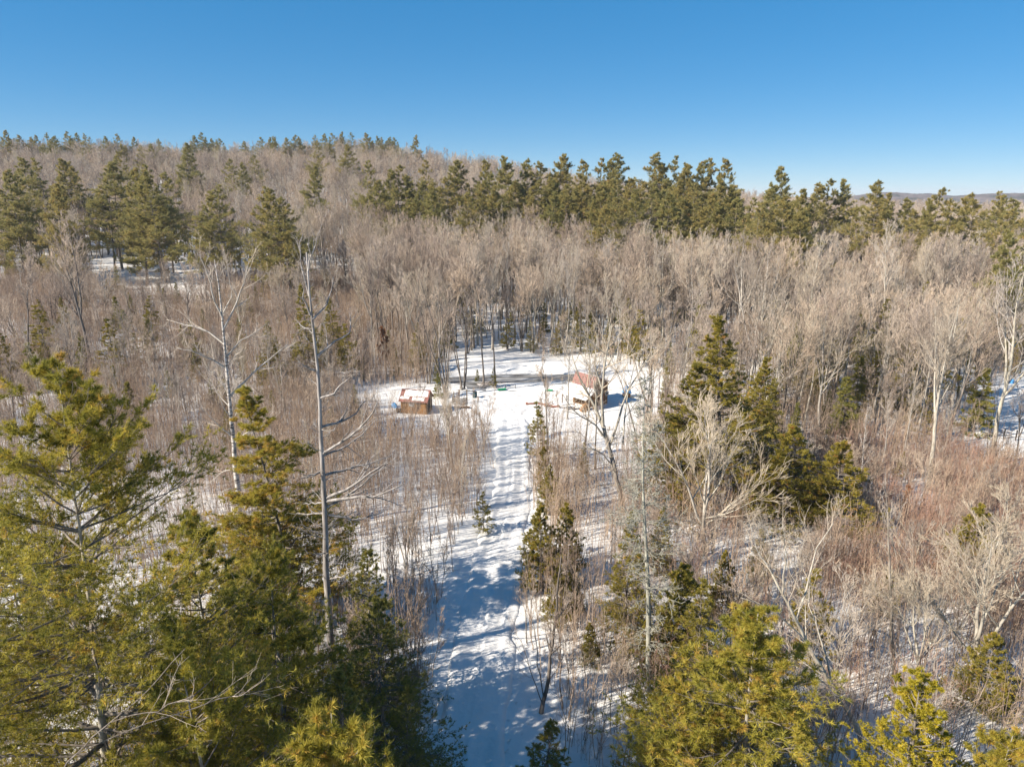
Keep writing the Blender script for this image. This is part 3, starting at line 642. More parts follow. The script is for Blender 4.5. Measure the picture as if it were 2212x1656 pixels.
for k, (px_, by_, ty_, kd_, lab) in enumerate([
    (1742, 885, 705, FL, 'olive fir standing behind the slim firs'), (1935, 905, 725, FL, 'olive fir in front of the whitish poplar'), (2068, 865, 690, FTH, 'thin olive fir right of the straight grey maple'),
    (1795, 810, 645, FL, 'tall dark fir deep in the right woods, above the pointed fir'), (1975, 775, 605, FL, 'dark fir high in the right woods, under the ridge pines'), (2192, 770, 570, FL, 'large olive fir at the right picture edge'),
    (1655, 790, 640, FTH, 'thin fir beside the grey forked maple trunk'), (590, 850, 690, FL, 'brown-green fir between the birch and the dead pine'), (335, 735, 640, FTH, 'thin fir near the snowy field at the left'),
    (762, 812, 700, FTH, 'brownish fir in the brush right of the dead pine'), (905, 800, 695, FL, 'olive fir in the woods behind the shed'), (725, 790, 640, FL, 'dark fir rising in the brush right of the dead pine top'),
    (415, 800, 700, FTH, 'small fir left of the birch trunk'), (150, 740, 640, FL, 'dark fir on the left, below the hillside pines'), (1255, 760, 650, FL, 'olive fir behind the cabin'), (1380, 790, 670, FTH, 'thin fir right behind the cabin yard')]):
    hero_kind(kd_, 'fir_tree', lab, 'fir tree', px_, by_, ty_, k * 1.1, wide=1.2)
for k, (px_, by_, ty_, kd_, w_, lab) in enumerate([
    (1160, 945, 885, FTH, 1.3, 'first small fir of the strip right of the track, next to the yard'), (1176, 1060, 965, kp8, .7, 'brown-olive fir midway in the strip right of the track'), (1192, 1110, 1005, kp8, .8, 'olive bush fir in the strip, above the bushy track-side fir'),
    (1210, 1345, 1215, kp8, .85, 'olive fir in the strip below the bushy track-side fir'), (1150, 1210, 1110, FTH, 1.4, 'thin fir touching the track in the strip at its right'), (1240, 1330, 1220, kp8, .6, 'squat olive fir at the right border of the track-side strip'),
    (1420, 1240, 1090, FL, 1.2, 'olive fir just right of the lichen-grey spruce'), (1560, 1330, 1190, kp8, .7, 'olive evergreen above the bushy white pine leader'), (1640, 1260, 1140, FL, 1.3, 'brown-green fir below the left hemlock of the pair'), (1900, 1330, 1225, FTH, 1.4, 'thin fir left of the broken pinkish trunk')]):
    hero_kind(kd_, 'fir_tree', lab, 'fir tree', px_, by_, ty_, k * 1.3, wide=w_)
# lichen-covered dead conifer
rng = np.random.default_rng(70); H = 18.6; tr = MB(); cr = MB()
P, R = grow(np.array([[0, 0, -.25]]), [[-.02, 0, 1]], H, .17, .015, 14, .05, .02, rng); tr.tubes(P, R, 8, 0)
idx, t, pos, d, rad = spawn(P, R, 150, .12, .99, 1.1, 1.7, rng)
Lb = np.where(t > .5, 1.9 * (1.05 - t) / .55 + .15, rng.uniform(.3, 1.9, 150)) * rng.uniform(.6, 1.2, 150)
EP, ER = grow(pos, d, Lb, .022, .006, 6, -.03, .12, rng); cr.tubes(EP, ER, 4, 0)
twigs(cr, EP, ER, rng, [(7, .15, 1, .4, 1.1, .45, 4, 3), (5, .2, 1, .3, 1.2, .45, 3, 3)], .013, 0, -.02, .2)
kl = make_kind('lichen_tree', (tr, cr), M['lichen'], [M['lichen']], H)
hero_kind(kl, 'dead_spruce', 'dead grey spruce hung with lichen, right of the snow track', 'tree', 1400, 1495, 798, .5)

LV = [(6, .2, 1, .35, .9, .45, 5, 4), (5, .15, 1, .35, .9, .5, 4, 3), (3, .2, 1, .3, .9, .5, 3, 3)]
shaped_tree('leaning_alder', 'pale bare alder leaning left over the bushy white pine', 'tree', 28.5,
    [(1872, 1610), (1810, 1500), (1745, 1390), (1700, 1300), (1668, 1240)], .14, .05,
    [([(1745, 1390), (1700, 1340), (1660, 1310), (1600, 1290)], .05, -1.5), ([(1720, 1340), (1740, 1270), (1760, 1190), (1800, 1130)], .06, 1.5), ([(1690, 1280), (1640, 1200), (1620, 1130)], .05, 1.0),
     ([(1690, 1285), (1700, 1200), (1690, 1130)], .05, -1), ([(1800, 1490), (1780, 1400), (1745, 1300), (1750, 1230)], .06, 2.0), ([(1830, 1530), (1790, 1480), (1720, 1440)], .05, -1.5)],
    PB, [PB, PT], 12, LV, .006, (6, .3, .95, .6, 1.2, 3.0, .05))
for k, (px, by, ty, lab, sd_) in enumerate([
    (2085, 1500, 1095, 'wide pale bare tree with crooked branches at the right, above the golden spruce', 22),
    (1985, 1520, 1250, 'low pale branching tree just left of the wide crooked tree', 23),
    (1518, 1200, 865, 'pale fan-shaped bare tree in front of the olive spruces', 24),
    (2195, 1560, 1330, 'pale twiggy tree at the right picture edge above the golden spruce', 25)]):
    if k < 2: pale_kinds = (pale_kinds if k else []) + [make_kind('pale_near', hardwood(10, .14, 90 + sd_, .22, 13, .36, .5, 1.0, twig_r=.009, split=.22, sub=(7, 5, 4), wob=.10, up=.10), PB, [PB, PT], 10)]
    kk = pale_kinds[k % 2]
    hero_kind(kk, 'bare_tree', lab, 'tree', px, by, ty, k * 1.7)
for k, (kk, px, by, ty, lab) in enumerate([
    (K_PALE[1], 2003, 1062, 630, 'tall grey maple with clear straight trunk on the right, above the red brush'),
    (K_PALE[1], 1611, 868, 540, 'grey forked maple rising behind the olive spruces'),
    (K_PALE[0], 1882, 800, 470, 'whitish lichened poplar rising above the right woods'),
    (K_PALE[1], 2140, 1010, 560, 'grey leaning maple beside the snowy opening at the right edge'),
    (K_PALE[0], 1745, 880, 500, 'tall pale aspen between the slim firs and the grey forked maple'),
    (K_HARD[2], 200, 835, 465, 'dark-trunked leaning poplar in the left brush'),
    (K_HARD[1], 62, 815, 520, 'dark thin poplar at the left picture edge'),
    (K_HARD[1], 1045, 832, 560, 'left of two bare trunks standing by the pond'),
    (K_HARD[0], 1070, 836, 580, 'right of two bare trunks standing by the pond'),
    (K_HARD[4], 965, 852, 560, 'many-stemmed grey maple clump behind the brown shed'),
    (K_HARD[4], 1000, 840, 600, 'small maple clump between the shed and the pond'),
    (K_PALE[0], 1262, 985, 700, 'slim pale maple left of the forked maple, in front of the cabin'), (K_HARD[3], 1385, 1000, 690, 'twin-stemmed bare tree right of the forked maple, in front of the cabin'), (K_PALE[0], 1225, 905, 690, 'thin bare tree at the left corner of the cabin'), (K_HARD[4], 1405, 900, 660, 'bare clump between the cabin and the grey pole'),
    (K_PALE[0], 1950, 1010, 800, 'thin white birch stem in the red brush, left of the straight grey maple'),
    (K_PALE[0], 1895, 1040, 840, 'white crooked birch pair stem beside the pointed fir')]):
    hero_kind(kk, 'bare_tree', lab, 'tree', px, by, ty, k * 1.3 + .5)
shaped_tree('broken_stub', 'broken pinkish trunk without branches in front of the red brush', 'tree trunk', 33.0,
    [(1932, 1500), (1928, 1380), (1922, 1250), (1918, 1105)], .13, .03, [([(1922, 1250), (1945, 1235)], .02, .3), ([(1918, 1120), (1926, 1096)], .03, .1), ([(1926, 1330), (1905, 1310)], .02, -.3), ([(1921, 1200), (1908, 1180)], .02, .2)], B, [B, TW], 15, [], .01)
shaped_tree('dark_leaning_tree', 'dark thin trunk with bare crown leaning right beside the track', 'tree', 31.0,
    [(1168, 1540), (1178, 1500), (1192, 1400), (1203, 1310), (1212, 1200)], .12, .03, [([(1175, 1510), (1160, 1420), (1150, 1330)], .04, 1), ([(1172, 1520), (1145, 1450), (1125, 1380)], .03, -.6), ([(1172, 1520), (1190, 1460), (1225, 1400)], .03, .8)], B, [B, TW], 16, LV, .006, (9, .35, .95, .4, .8, 2.6, .12))
shaped_tree('dark_leaning_tree', 'thin dark sapling leaning left behind the dark trunk by the track', 'tree', 38.5,
    [(1282, 1400), (1268, 1330), (1245, 1255), (1225, 1200)], .07, .02, [([(1262, 1310), (1240, 1305), (1215, 1310)], .02, .5)], B, [B, TW], 17, LV, .006, (9, .3, .95, .5, 1.0, 2.2, .1))
shaped_tree('dead_limb_tree', 'thin bleached dead sapling leaning across the bottom left corner', 'tree', 14.0,
    [(60, 1760), (150, 1640), (235, 1560), (320, 1490), (400, 1400)], .024, .008, [([(170, 1625), (290, 1570), (400, 1535), (520, 1500)], .013, 1), ([(235, 1560), (330, 1530), (420, 1500)], .011, -1)], B, [B, PT], 18, [(6, .2, 1, .3, .7, .4, 4, 4), (4, .2, 1, .3, .8, .4, 3, 3)], .004, sink=True)
shaped_tree('pale_leaning_sapling', 'pale bare sapling leaning right at the left edge of the track, bottom of the picture', 'tree', 24.0,
    [(870, 1665), (900, 1610), (930, 1555), (960, 1495)], .035, .012, [], PB, [PB, PT], 19, [(3, .2, 1, .3, .7, .3, 4, 3)], .004, (5, .4, .95, .4, .8, .8, .1), sink=True)
shaped_tree('thin_birch', 'thin whitish sapling in front of the dead pine base', 'tree', 21.0,
    [(725, 1720), (722, 1640), (716, 1540), (715, 1440)], .035, .012, [], PB, [PB, PT], 20, [(3, .2, 1, .3, .7, .3, 4, 3)], .004, (7, .4, .95, .4, .8, 1.0, .1), sink=True)

# ------------------------------------------------------------------ the yard: shed, cabin and the things round them
def board_mat(name, stops, scale=6, stretch=(2, 2, .5), rand=(0.6, 0.55, 0.5)):
    return bark(name, stops, scale, stretch, .8, rand)
M['shedboard'] = board_mat('orange_stained_boards', [(0.28, (0.10, 0.06, 0.032)), (0.5, (0.29, 0.16, 0.07)), (0.75, (0.42, 0.25, 0.115))])
M['greyboard'] = board_mat('weathered_grey_boards', [(0.3, (0.08, 0.06, 0.045)), (0.7, (0.25, 0.19, 0.14))], rand=(.7, .68, .66))
M['brownboard'] = board_mat('brown_cabin_boards', [(0.3, (0.13, 0.085, 0.055)), (0.7, (0.3, 0.2, 0.135))])
M['rustroof'] = plain('rusty_red_roofing', (0.33, 0.15, 0.12), .6, (0.2, 0.085, 0.065), 3, (1, 1, 1))
M['redroof'] = plain('faded_red_metal_roofing', (0.30, 0.155, 0.13), .65, (0.21, 0.11, 0.095), 1.2)
M['white'] = plain('white_paint', (0.75, 0.74, 0.72), .5)
M['glass'] = plain('dark_window_glass', (0.05, 0.05, 0.055), .1, spec=.5)
M['roofsnow'] = M['snowpath']
M['bluetarp'] = plain('blue_tarpaulin', (0.06, 0.25, 0.55), .4, (0.12, 0.36, 0.62), 5)
M['teal'] = plain('dark_teal_plastic', (0.012, 0.07, 0.09), .45)
M['green'] = plain('green_plastic', (0.02, 0.3, 0.15), .45)
M['dark'] = plain('dark_iron', (0.04, 0.038, 0.036), .6)
M['redlog'] = plain('reddish_timber', (0.36, 0.15, 0.1), .8, (0.2, 0.08, 0.055), 6)
M['cutwood'] = plain('split_firewood', (0.42, 0.24, 0.12), .8, (0.22, 0.11, 0.055), 9)
M['polewood'] = plain('grey_pole', (0.26, 0.22, 0.24), .8)
M['orange'] = plain('orange_box', (0.5, 0.22, 0.09), .7)

def frame2(o, e1, e2): return lambda a, b_, z: np.array([o[0] + a * e1[0] + b_ * e2[0], o[1] + a * e1[1] + b_ * e2[1], z])

def slab(pts, thick):
    """closed slab from a quad (four corners, counter-clockwise seen from outside), thickened inward"""
    p = np.asarray(pts, float); n = unit(np.cross(p[1] - p[0], p[3] - p[0])); q = p - n * thick
    mb = MB(); mb.add(np.concatenate([p, q]), [[0, 1, 2, 3], [7, 6, 5, 4], [0, 4, 5, 1], [1, 5, 6, 2], [2, 6, 7, 3], [3, 7, 4, 0]]); return mb

def lump(w, d, h, seed, n=14, rough=.25):
    """a soft rounded heap"""
    X, Y = np.meshgrid(np.linspace(-1, 1, n), np.linspace(-1, 1, n)); r = np.maximum(np.abs(X), np.abs(Y)) * .35 + np.hypot(X, Y) * .65
    Z = h * np.clip(1 - r ** 2.4, -.15, 1) * (1 + rough * vnoise(X * 3 + seed * 7, Y * 3, .8, seed)); mb = MB(); i = np.arange(n * n).reshape(n, n)
    mb.add(np.stack([X * w / 2 * (1 + .12 * vnoise(Y * 3, X, .7, seed + 1)), Y * d / 2 * (1 + .12 * vnoise(X * 3, Y, .7, seed + 2)), Z], -1).reshape(-1, 3), np.stack([i[:-1, :-1], i[:-1, 1:], i[1:, 1:], i[1:, :-1]], -1).reshape(-1, 4)); return mb

# --- shed
SX, SY = -12.35, 84.6; sz = float(terrain(SX, SY)); TH_ = math.radians(-10)
shed = thing('shed', 'small orange-brown board shed with rusty snow-patched roof', 'shed', (SX, SY, sz), TH_)
Wd, Dp, Hw, Hr = 3.35, 2.5, 1.85, 2.85; rng = np.random.default_rng(4)
npl = 16; pw = Wd / npl
for k in range(npl):
    mb = MB(); mb.box((0, 0, 0), (pw - .012, .035, Hw + .3 + rng.normal(0, .015)), 0)
    link('plank', mb.mesh('plank', [M['shedboard']], False), shed, (-Wd / 2 + (k + .5) * pw, -Dp / 2 + rng.uniform(-.01, .008), Hw / 2 - .15))
ns_ = 12; ps = Dp / ns_
for sx, mt in ((1, M['greyboard']), (-1, M['shedboard'])):
    for k in range(ns_):
        y0 = -Dp / 2 + k * ps + .006; y1 = y0 + ps - .012; h0 = Hw + (Hr - Hw) * (1 - abs(y0) / (Dp / 2)); h1 = Hw + (Hr - Hw) * (1 - abs(y1) / (Dp / 2)); x0 = sx * Wd / 2; x1 = x0 + sx * (.035 + rng.uniform(0, .012))
        v = [(x0, y0, -.3), (x1, y0, -.3), (x1, y1, -.3), (x0, y1, -.3), (x0, y0, h0), (x1, y0, h0), (x1, y1, h1), (x0, y1, h1)]
        mb = MB(); mb.add(v, [[0, 3, 2, 1], [4, 5, 6, 7], [0, 1, 5, 4], [1, 2, 6, 5], [2, 3, 7, 6], [3, 0, 4, 7]]); link('plank', mb.mesh('plank', [mt], False), shed)
mb = MB(); mb.box((0, Dp / 2, Hw / 2 - .15), (Wd, .04, Hw + .3)); link('back_wall', mb.mesh('back_wall', [M['greyboard']], False), shed)
ov = .28; sl = (Hr - Hw) / (Dp / 2); npan = 6
for side in (-1, 1):
    for k in range(npan):
        xa = -Wd / 2 - .25 + k * (Wd + .5) / npan; xb = xa + (Wd + .5) / npan - .006; ye = side * (Dp / 2 + ov); ze = Hw - sl * ov + .03
        q = [(xa, ye, ze), (xb, ye, ze), (xb, 0, Hr + .03), (xa, 0, Hr + .03)]
        if side > 0: q = q[::-1]
        mb = slab(q, .03)
        for rx in (xa + .05, (xa + xb) / 2):   # standing ribs
            mb.tubes(np.array([[(rx, ye, ze + .012), (rx, 0, Hr + .042)]]), np.full((1, 2), .016), 4)
        link('roof_panel', mb.mesh('roof_panel', [M['rustroof']], False), shed)
mb = MB(); mb.box((0, 0, Hr + .05), (Wd + .52, .16, .05)); link('ridge_cap', mb.mesh('ridge_cap', [M['rustroof']], False), shed)
def roof_patch(x0, x1, t0, t1, th, seed):
    n, m_ = 22, 12; X, T = np.meshgrid(np.linspace(x0, x1, n), np.linspace(t0, t1, m_)); e = np.minimum(np.minimum(X - x0, x1 - X) / .35, np.minimum(T - t0, t1 - T) / .14) + .55 * vnoise(X * 2.3, T * 9, .8, seed)
    hgt = th * np.clip(e, -.6, 1); Yp = -(Dp / 2 + ov) * (1 - T); Zp = Hw - sl * ov + .05 + (Hr - Hw + sl * ov) * T + hgt; i = np.arange(n * m_).reshape(m_, n); mb = MB()
    mb.add(np.stack([X, Yp, Zp], -1).reshape(-1, 3), np.stack([i[:-1, :-1], i[:-1, 1:], i[1:, 1:], i[1:, :-1]], -1).reshape(-1, 4)); link('roof_snow', mb.mesh('roof_snow', [M['roofsnow']]), shed)
roof_patch(-1.4, 1.75, .46, .97, .10, 3); roof_patch(-1.8, -.6, .22, .44, .05, 5); roof_patch(-.2, 1.4, .12, .40, .05, 8)
wf = MB()
for bx_, bz_, bw_, bh_ in ((0, .27, .62, .06), (0, -.27, .62, .06), (-.28, 0, .06, .48), (.28, 0, .06, .48)): wf.box((bx_, 0, bz_), (bw_, .06, bh_))
win = link('window', wf.mesh('window', [M['white']], False), shed, (-.28, -Dp / 2 - .03, 1.32))
for k, (bx_, bz_, bw_, bh_) in enumerate([(-.09, 0, .02, .48), (.09, 0, .02, .48), (0, .08, .5, .02), (0, -.08, .5, .02)]):
    mb = MB(); mb.box((bx_, -.008, bz_), (bw_, .03 + .002 * k, bh_)); link('muntin', mb.mesh('muntin', [M['white']], False), win)
for a in (-.185, 0, .185):
    for c in (-.16, 0, .16):
        mb = MB(); mb.box((a, .006, c), (.165, .01, .14)); link('pane', mb.mesh('pane', [M['glass']], False), win)
for sx in (-1, 1):
    mb = MB(); mb.box((sx * (Wd / 2 - .02), -Dp / 2 - .028, Hw / 2 - .15), (.11, .03, Hw + .3)); link('corner_board', mb.mesh('corner_board', [M['shedboard']], False), shed)
def on(px, py): return ground(px * .72, py * .72)     # from full-size photograph pixels
p = on(1197, 1240); mb = MB(); Rm = np.array([[1, 0, 0], [0, .94, -.34], [0, .34, .94]])
for k in range(4): mb.box((k * .17 - .25, 0, .3), (.15, .03, .9), 0, Rm)
t_ = thing('board_scraps', 'grey boards leaning on the left corner of the shed', 'boards', (p[0], p[1], p[2] - .05))
for k in range(4):
    mb = MB(); mb.box((k * .17 - .25, 0, .3 + .05 * (k % 2)), (.15, .03, .9), 0, Rm); link('board', mb.mesh('board', [M['greyboard']], False), t_)
p = on(1183, 1222); t_ = link('blue_tarpaulin', lump(1.0, .9, .62, 3).mesh('blue_tarpaulin', [M['bluetarp']]), None, p, label='crumpled bright blue tarpaulin on the snow left of the shed', category='tarpaulin')

# --- cabin
F0 = np.array([11.1, 86.4]); B0 = np.array([8.5, 89.6]); e1 = unit(B0 - F0); e2 = np.array([e1[1] * -1, e1[0]]); e2 = e2 if e2[0] < 0 else -e2; Lr = float(np.linalg.norm(B0 - F0))
gz = float(terrain(11, 88)); cabin = thing('cabin', 'low cabin with steep faded red roof and snowy lean-to beside the pond', 'cabin', (F0[0], F0[1], gz), 0, .9); c_ = frame2((0, 0), e1, e2)
zr = 4.55 - gz; ze_ = 2.95 - gz; zq = 3.5 - gz; wR = 2.5
npan = 7
for k in range(npan):
    a0 = -.25 + k * (Lr + .5) / npan; a1 = a0 + (Lr + .5) / npan - .006
    mb = slab([c_(a0, 0, zr), c_(a1, 0, zr), c_(a1, .85, ze_ - .05), c_(a0, .85, ze_ - .05)], .04)
    P0, P1 = c_(a0 + .04, 0, zr + .02), c_(a0 + .04, .87, ze_ - .03); mb.tubes(np.array([[P0, P1]]), np.full((1, 2), .02), 4)
    link('roof_panel', mb.mesh('roof_panel', [M['redroof']], False), cabin)
mb = slab([c_(-.25, -wR - .3, zq - .1), c_(Lr + .25, -wR - .3, zq - .1), c_(Lr + .25, -.02, zr), c_(-.25, -.02, zr)], .08); rs = link('roof_slope', mb.mesh('roof_slope', [M['rustroof']], False), cabin)
n = 16; A, Bb = np.meshgrid(np.linspace(-.2, Lr + .2, n), np.linspace(-wR - .25, -.1, n)); zz = zr + (zq - zr) * (-Bb / wR) + .03 + .16 * np.clip(1.2 * np.minimum(np.minimum(A + .2, Lr + .2 - A) / .3, np.minimum(Bb + wR + .25, -.1 - Bb) / .3), 0, 1) * (1 + .4 * vnoise(A, Bb, .8, 2))
i = np.arange(n * n).reshape(n, n); mb = MB(); mb.add(np.stack([A * e1[0] + Bb * e2[0], A * e1[1] + Bb * e2[1], zz], -1).reshape(-1, 3), np.stack([i[:-1, :-1], i[:-1, 1:], i[1:, 1:], i[1:, :-1]], -1).reshape(-1, 4)); link('roof_snow', mb.mesh('roof_snow', [M['roofsnow']]), cabin)
npl = 20; tot = wR + .7; pw = tot / npl
def gable(b_): return zr - .1 + (ze_ - zr) * b_ / .8 if b_ > 0 else zr - .12 + (zq - zr) * (-b_) / wR
for k in range(npl):
    b0 = -wR + k * pw + .006; b1 = b0 + pw - .012; a_ = .05 + .015 * (k % 3); V8 = [c_(a_, b0, -.3), c_(a_, b1, -.3), c_(a_ + .05, b1, -.3), c_(a_ + .05, b0, -.3), c_(a_, b0, gable(b0)), c_(a_, b1, gable(b1)), c_(a_ + .05, b1, gable(b1)), c_(a_ + .05, b0, gable(b0))]
    mb = MB(); mb.add(V8, [[0, 3, 2, 1], [4, 5, 6, 7], [0, 1, 5, 4], [1, 2, 6, 5], [2, 3, 7, 6], [3, 0, 4, 7]]); link('plank', mb.mesh('plank', [M['brownboard']], False), cabin)
for nm, q in (('side_wall', [c_(.1, .62, -.3), c_(Lr, .62, -.3), c_(Lr, .62, ze_ + .1), c_(.1, .62, ze_ + .1)]), ('side_wall', [c_(.1, -wR, -.3), c_(Lr, -wR, -.3), c_(Lr, -wR, zq - .15), c_(.1, -wR, zq - .15)][::-1]), ('back_wall', [c_(Lr, .62, -.3), c_(Lr, -wR, -.3), c_(Lr, -wR, zq - .2), c_(Lr, .62, zq - .2)])):
    link(nm, slab(q, .05).mesh(nm, [M['brownboard']], False), cabin)
mb = MB(); mb.box((0, 0, 0), (.8, .06, 1.75)); dr = link('door', mb.mesh('door', [M['redlog']], False), cabin, c_(.0, -1.2, .7)); dr.rotation_euler = (0, 0, math.atan2(e2[1], e2[0]))
mb = MB(); mb.box((.28, -.06, 0), (.04, .07, .12)); link('handle', mb.mesh('handle', [M['dark']], False), dr)
for b_ in (-2.3,):
    mb = MB(); mb.box((0, 0, 0), (.7, .06, .6)); w_ = link('window', mb.mesh('window', [M['white']], False), cabin, c_(.0, b_, 1.6)); w_.rotation_euler = (0, 0, math.atan2(e2[1], e2[0]))
    for q in (-1, 1):
        mb = MB(); mb.box((q * .16, 0, 0), (.28, .08, .5)); link('pane', mb.mesh('pane', [M['glass']], False), w_)
# lean-to: snow-laden roof on posts
lz0 = ze_ - .12; lz1 = 1.75 - gz; LO = 3.0
mb = slab([c_(-.9, .9, lz0), c_(Lr + .2, .9, lz0), c_(Lr + .2, LO, lz1), c_(-.9, LO, lz1)], .07); link('lean_to_roof', mb.mesh('lean_to_roof', [M['brownboard']], False), cabin)
n = 18; A, Bb = np.meshgrid(np.linspace(-.95, Lr + .3, n), np.linspace(.88, LO + .1, n)); zz = lz0 + (lz1 - lz0) * (Bb - .9) / (LO - .9) + .02 + .24 * np.clip(1.4 * np.minimum(np.minimum(A + .95, Lr + .3 - A) / .4, np.minimum(Bb - .8, LO + .1 - Bb) / .4), 0, 1) * (1 + .4 * vnoise(A, Bb, 1.0, 4))
i = np.arange(n * n).reshape(n, n); mb = MB(); mb.add(np.stack([A * e1[0] + Bb * e2[0], A * e1[1] + Bb * e2[1], zz], -1).reshape(-1, 3), np.stack([i[:-1, :-1], i[:-1, 1:], i[1:, 1:], i[1:, :-1]], -1).reshape(-1, 4)); link('roof_snow', mb.mesh('roof_snow', [M['roofsnow']]), cabin)
for a_, b_ in ((-.8, LO - .1), (1.6, LO - .1), (Lr, LO - .1), (-.8, 1.3)):
    q = c_(a_, b_, 0); mb = MB(); mb.box((0, 0, (lz1 + .05) / 2 - .15), (.12, .12, lz1 + .35)); link('post', mb.mesh('post', [M['shedboard']], False), cabin, q)
for k in range(7):   # slatted orange boards under the lean-to gable
    zk = lz1 - .06 + .0 * k; b0 = .95 + k * .29; h_ = max(.15, (lz0 - lz1) * (1 - (b0 - .9) / (LO - .9)) - .05)
    mb = MB(); mb.box((0, 0, 0), (.05, .27, h_ + .1)); o_ = link('gable_board', mb.mesh('gable_board', [M['shedboard']], False), cabin, c_(-.82, b0 + .14, lz1 + h_ / 2 - .12)); o_.rotation_euler = (0, 0, math.atan2(e1[1], e1[0]))
# firewood under the lean-to
q = np.array([F0[0], F0[1], gz]) + c_(-.2, 2.2, 0); fw = thing('firewood_stack', 'stack of split orange-brown firewood under the snowy lean-to', 'firewood', q, math.atan2(e2[1], e2[0]))
lm = MB(); lm.tubes(np.array([[(0, -.22, 0), (0, .22, 0)]]), np.full((1, 2), .085), 7, 0, True); lmesh = lm.mesh('log', [M['cutwood']], False); rng = np.random.default_rng(9)
for r_ in range(6):
    for k in range(9 - r_ // 2):
        o_ = link('log', lmesh, fw, (-.75 + k * .175 + (r_ % 2) * .08, rng.normal(0, .03), .02 + r_ * .155)); o_.rotation_euler = (0, rng.uniform(0, 6), 0)

# --- small things in the yard
rng = np.random.default_rng(33)
def tube_obj(name, pts, r, m, parent=None, loc=None, sides=8, **props):
    mb = MB(); pts = np.asarray(pts, float); mb.tubes(pts[None], np.broadcast_to(np.asarray(r, float), (1, len(pts))), sides, 0, True); mb.tubes(pts[None, ::-1], np.broadcast_to(np.asarray(r, float), (1, len(pts))) * .999, sides, 0, True)
    return link(name, mb.mesh(name, [m]), parent, loc, **props)
p = on(1425, 1192); bl = thing('barrel', 'dark teal barrel standing on the snow between shed and pond', 'barrel', p)
tube_obj('drum', [(0, 0, -.1), (0, 0, .05), (0, 0, .28), (0, 0, .52), (0, 0, .78)], [.27, .29, .31, .31, .28], M['teal'], bl, sides=16)
for z in (.22, .52): tube_obj('hoop', [(0, 0, z - .02), (0, 0, z + .02)], .325, M['teal'], bl, sides=16)
tube_obj('lid', [(0, 0, .78), (0, 0, .81)], .3, M['dark'], bl, sides=16)
for k, (px_, py_, h_, lab) in enumerate([(1378, 1212, 2.1, 'tall brown wooden post beside the grey pallets, right of the shed'), (1401, 1206, 1.9, 'dark grey wooden post nearest the teal barrel'), (1362, 1205, 1.4, 'short grey post between the shed corner and the pallets')]):
    p = on(px_, py_); t_ = thing('wooden_post', lab, 'post', p); mb = MB(); mb.box((0, 0, h_ / 2 - .15), (.14, .12, h_ + .3)); link('shaft', mb.mesh('shaft', [M['shedboard'] if k == 0 else M['greyboard']], False), t_); link('snow_cap', lump(.18, .16, .07, k, 8).mesh('snow_cap', [M['roofsnow']]), t_, (0, 0, h_))
for k, (px_, py_, lab) in enumerate([(1368, 1212, 'weathered pallet leaning upright beside the tall brown post'), (1392, 1214, 'weathered pallet lying on its side below the dark grey post')]):
    p = on(px_, py_); t_ = thing('pallet', lab, 'pallet', p, .4 * k)
    for j in range(6):
        mb = MB(); mb.box((0, 0, 0), (1.0, .025, .11)); link('slat', mb.mesh('slat', [M['greyboard']], False), t_, (0, -.05, .08 + j * .17))
    for j in (-1, 0, 1):
        mb = MB(); mb.box((0, 0, 0), (.06, .08, 1.05)); link('runner', mb.mesh('runner', [M['greyboard']], False), t_, (j * .44, 0, .5))
p = on(1385, 1222); t_ = thing('plank_pile', 'low pile of brown planks in front of the pallets', 'planks', p, .1)
for j in range(6):
    mb = MB(); mb.box((0, 0, 0), (2.1 - .15 * (j % 3), .17, .05)); o_ = link('plank', mb.mesh('plank', [M['brownboard']], False), t_, (rng.normal(0, .08), (j % 3) * .2 - .2, .06 + (j // 3) * .055)); o_.rotation_euler = (0, 0, rng.normal(0, .06))
p = on(1531, 1166); t_ = thing('dock_railing', 'black iron rail frame at the near edge of the pond', 'railing', p, .05)
for x_ in (-.7, .75): tube_obj('post', [(0, 0, -.3), (0, 0, .62)], .035, M['dark'], t_, (x_, 0, 0))
for z_ in (.3, .6): tube_obj('rail', [(-.75, 0, 0), (.8, 0, 0)], .03, M['dark'], t_, (0, 0, z_))
tube_obj('rail', [(-.7, 0, .6), (-1.3, -.1, .42), (-2.1, -.25, .1)], .03, M['dark'], t_)
def sled(px_, py_, lab, rz, L):
    p = on(px_, py_); t_ = thing('sled', lab, 'sled', p, rz); n = 12; X, Y = np.meshgrid(np.linspace(-1, 1, n), np.linspace(-1, 1, 7)); Z = .05 + .17 * np.abs(Y) ** 4 + .24 * np.clip(X - .5, 0, 1) ** 1.5 + .08 * np.clip(-X - .8, 0, 1); Yw = Y * (.28 - .06 * np.clip(X - .4, 0, 1)); i = np.arange(X.size).reshape(X.shape)
    Q = np.stack([i[:-1, :-1], i[:-1, 1:], i[1:, 1:], i[1:, :-1]], -1).reshape(-1, 4); mb = MB(); mb.add(np.stack([X * L / 2, Yw, Z], -1).reshape(-1, 3), Q); mb.add(np.stack([X * L / 2, Yw * 1.03, Z - .025], -1).reshape(-1, 3), Q[:, ::-1]); link('hull', mb.mesh('hull', [M['green']]), t_)
    tube_obj('rope', [(L / 2, -.15, .26), (L / 2 + .35, 0, .06), (L / 2, .15, .26)], .012, M['white'], t_)
sled(1506, 1171, 'green plastic sled by the black rail frame at the pond', .3, 1.25); sled(1648, 1173, 'small green plastic sled on open snow left of the cabin', -.3, 1.0)
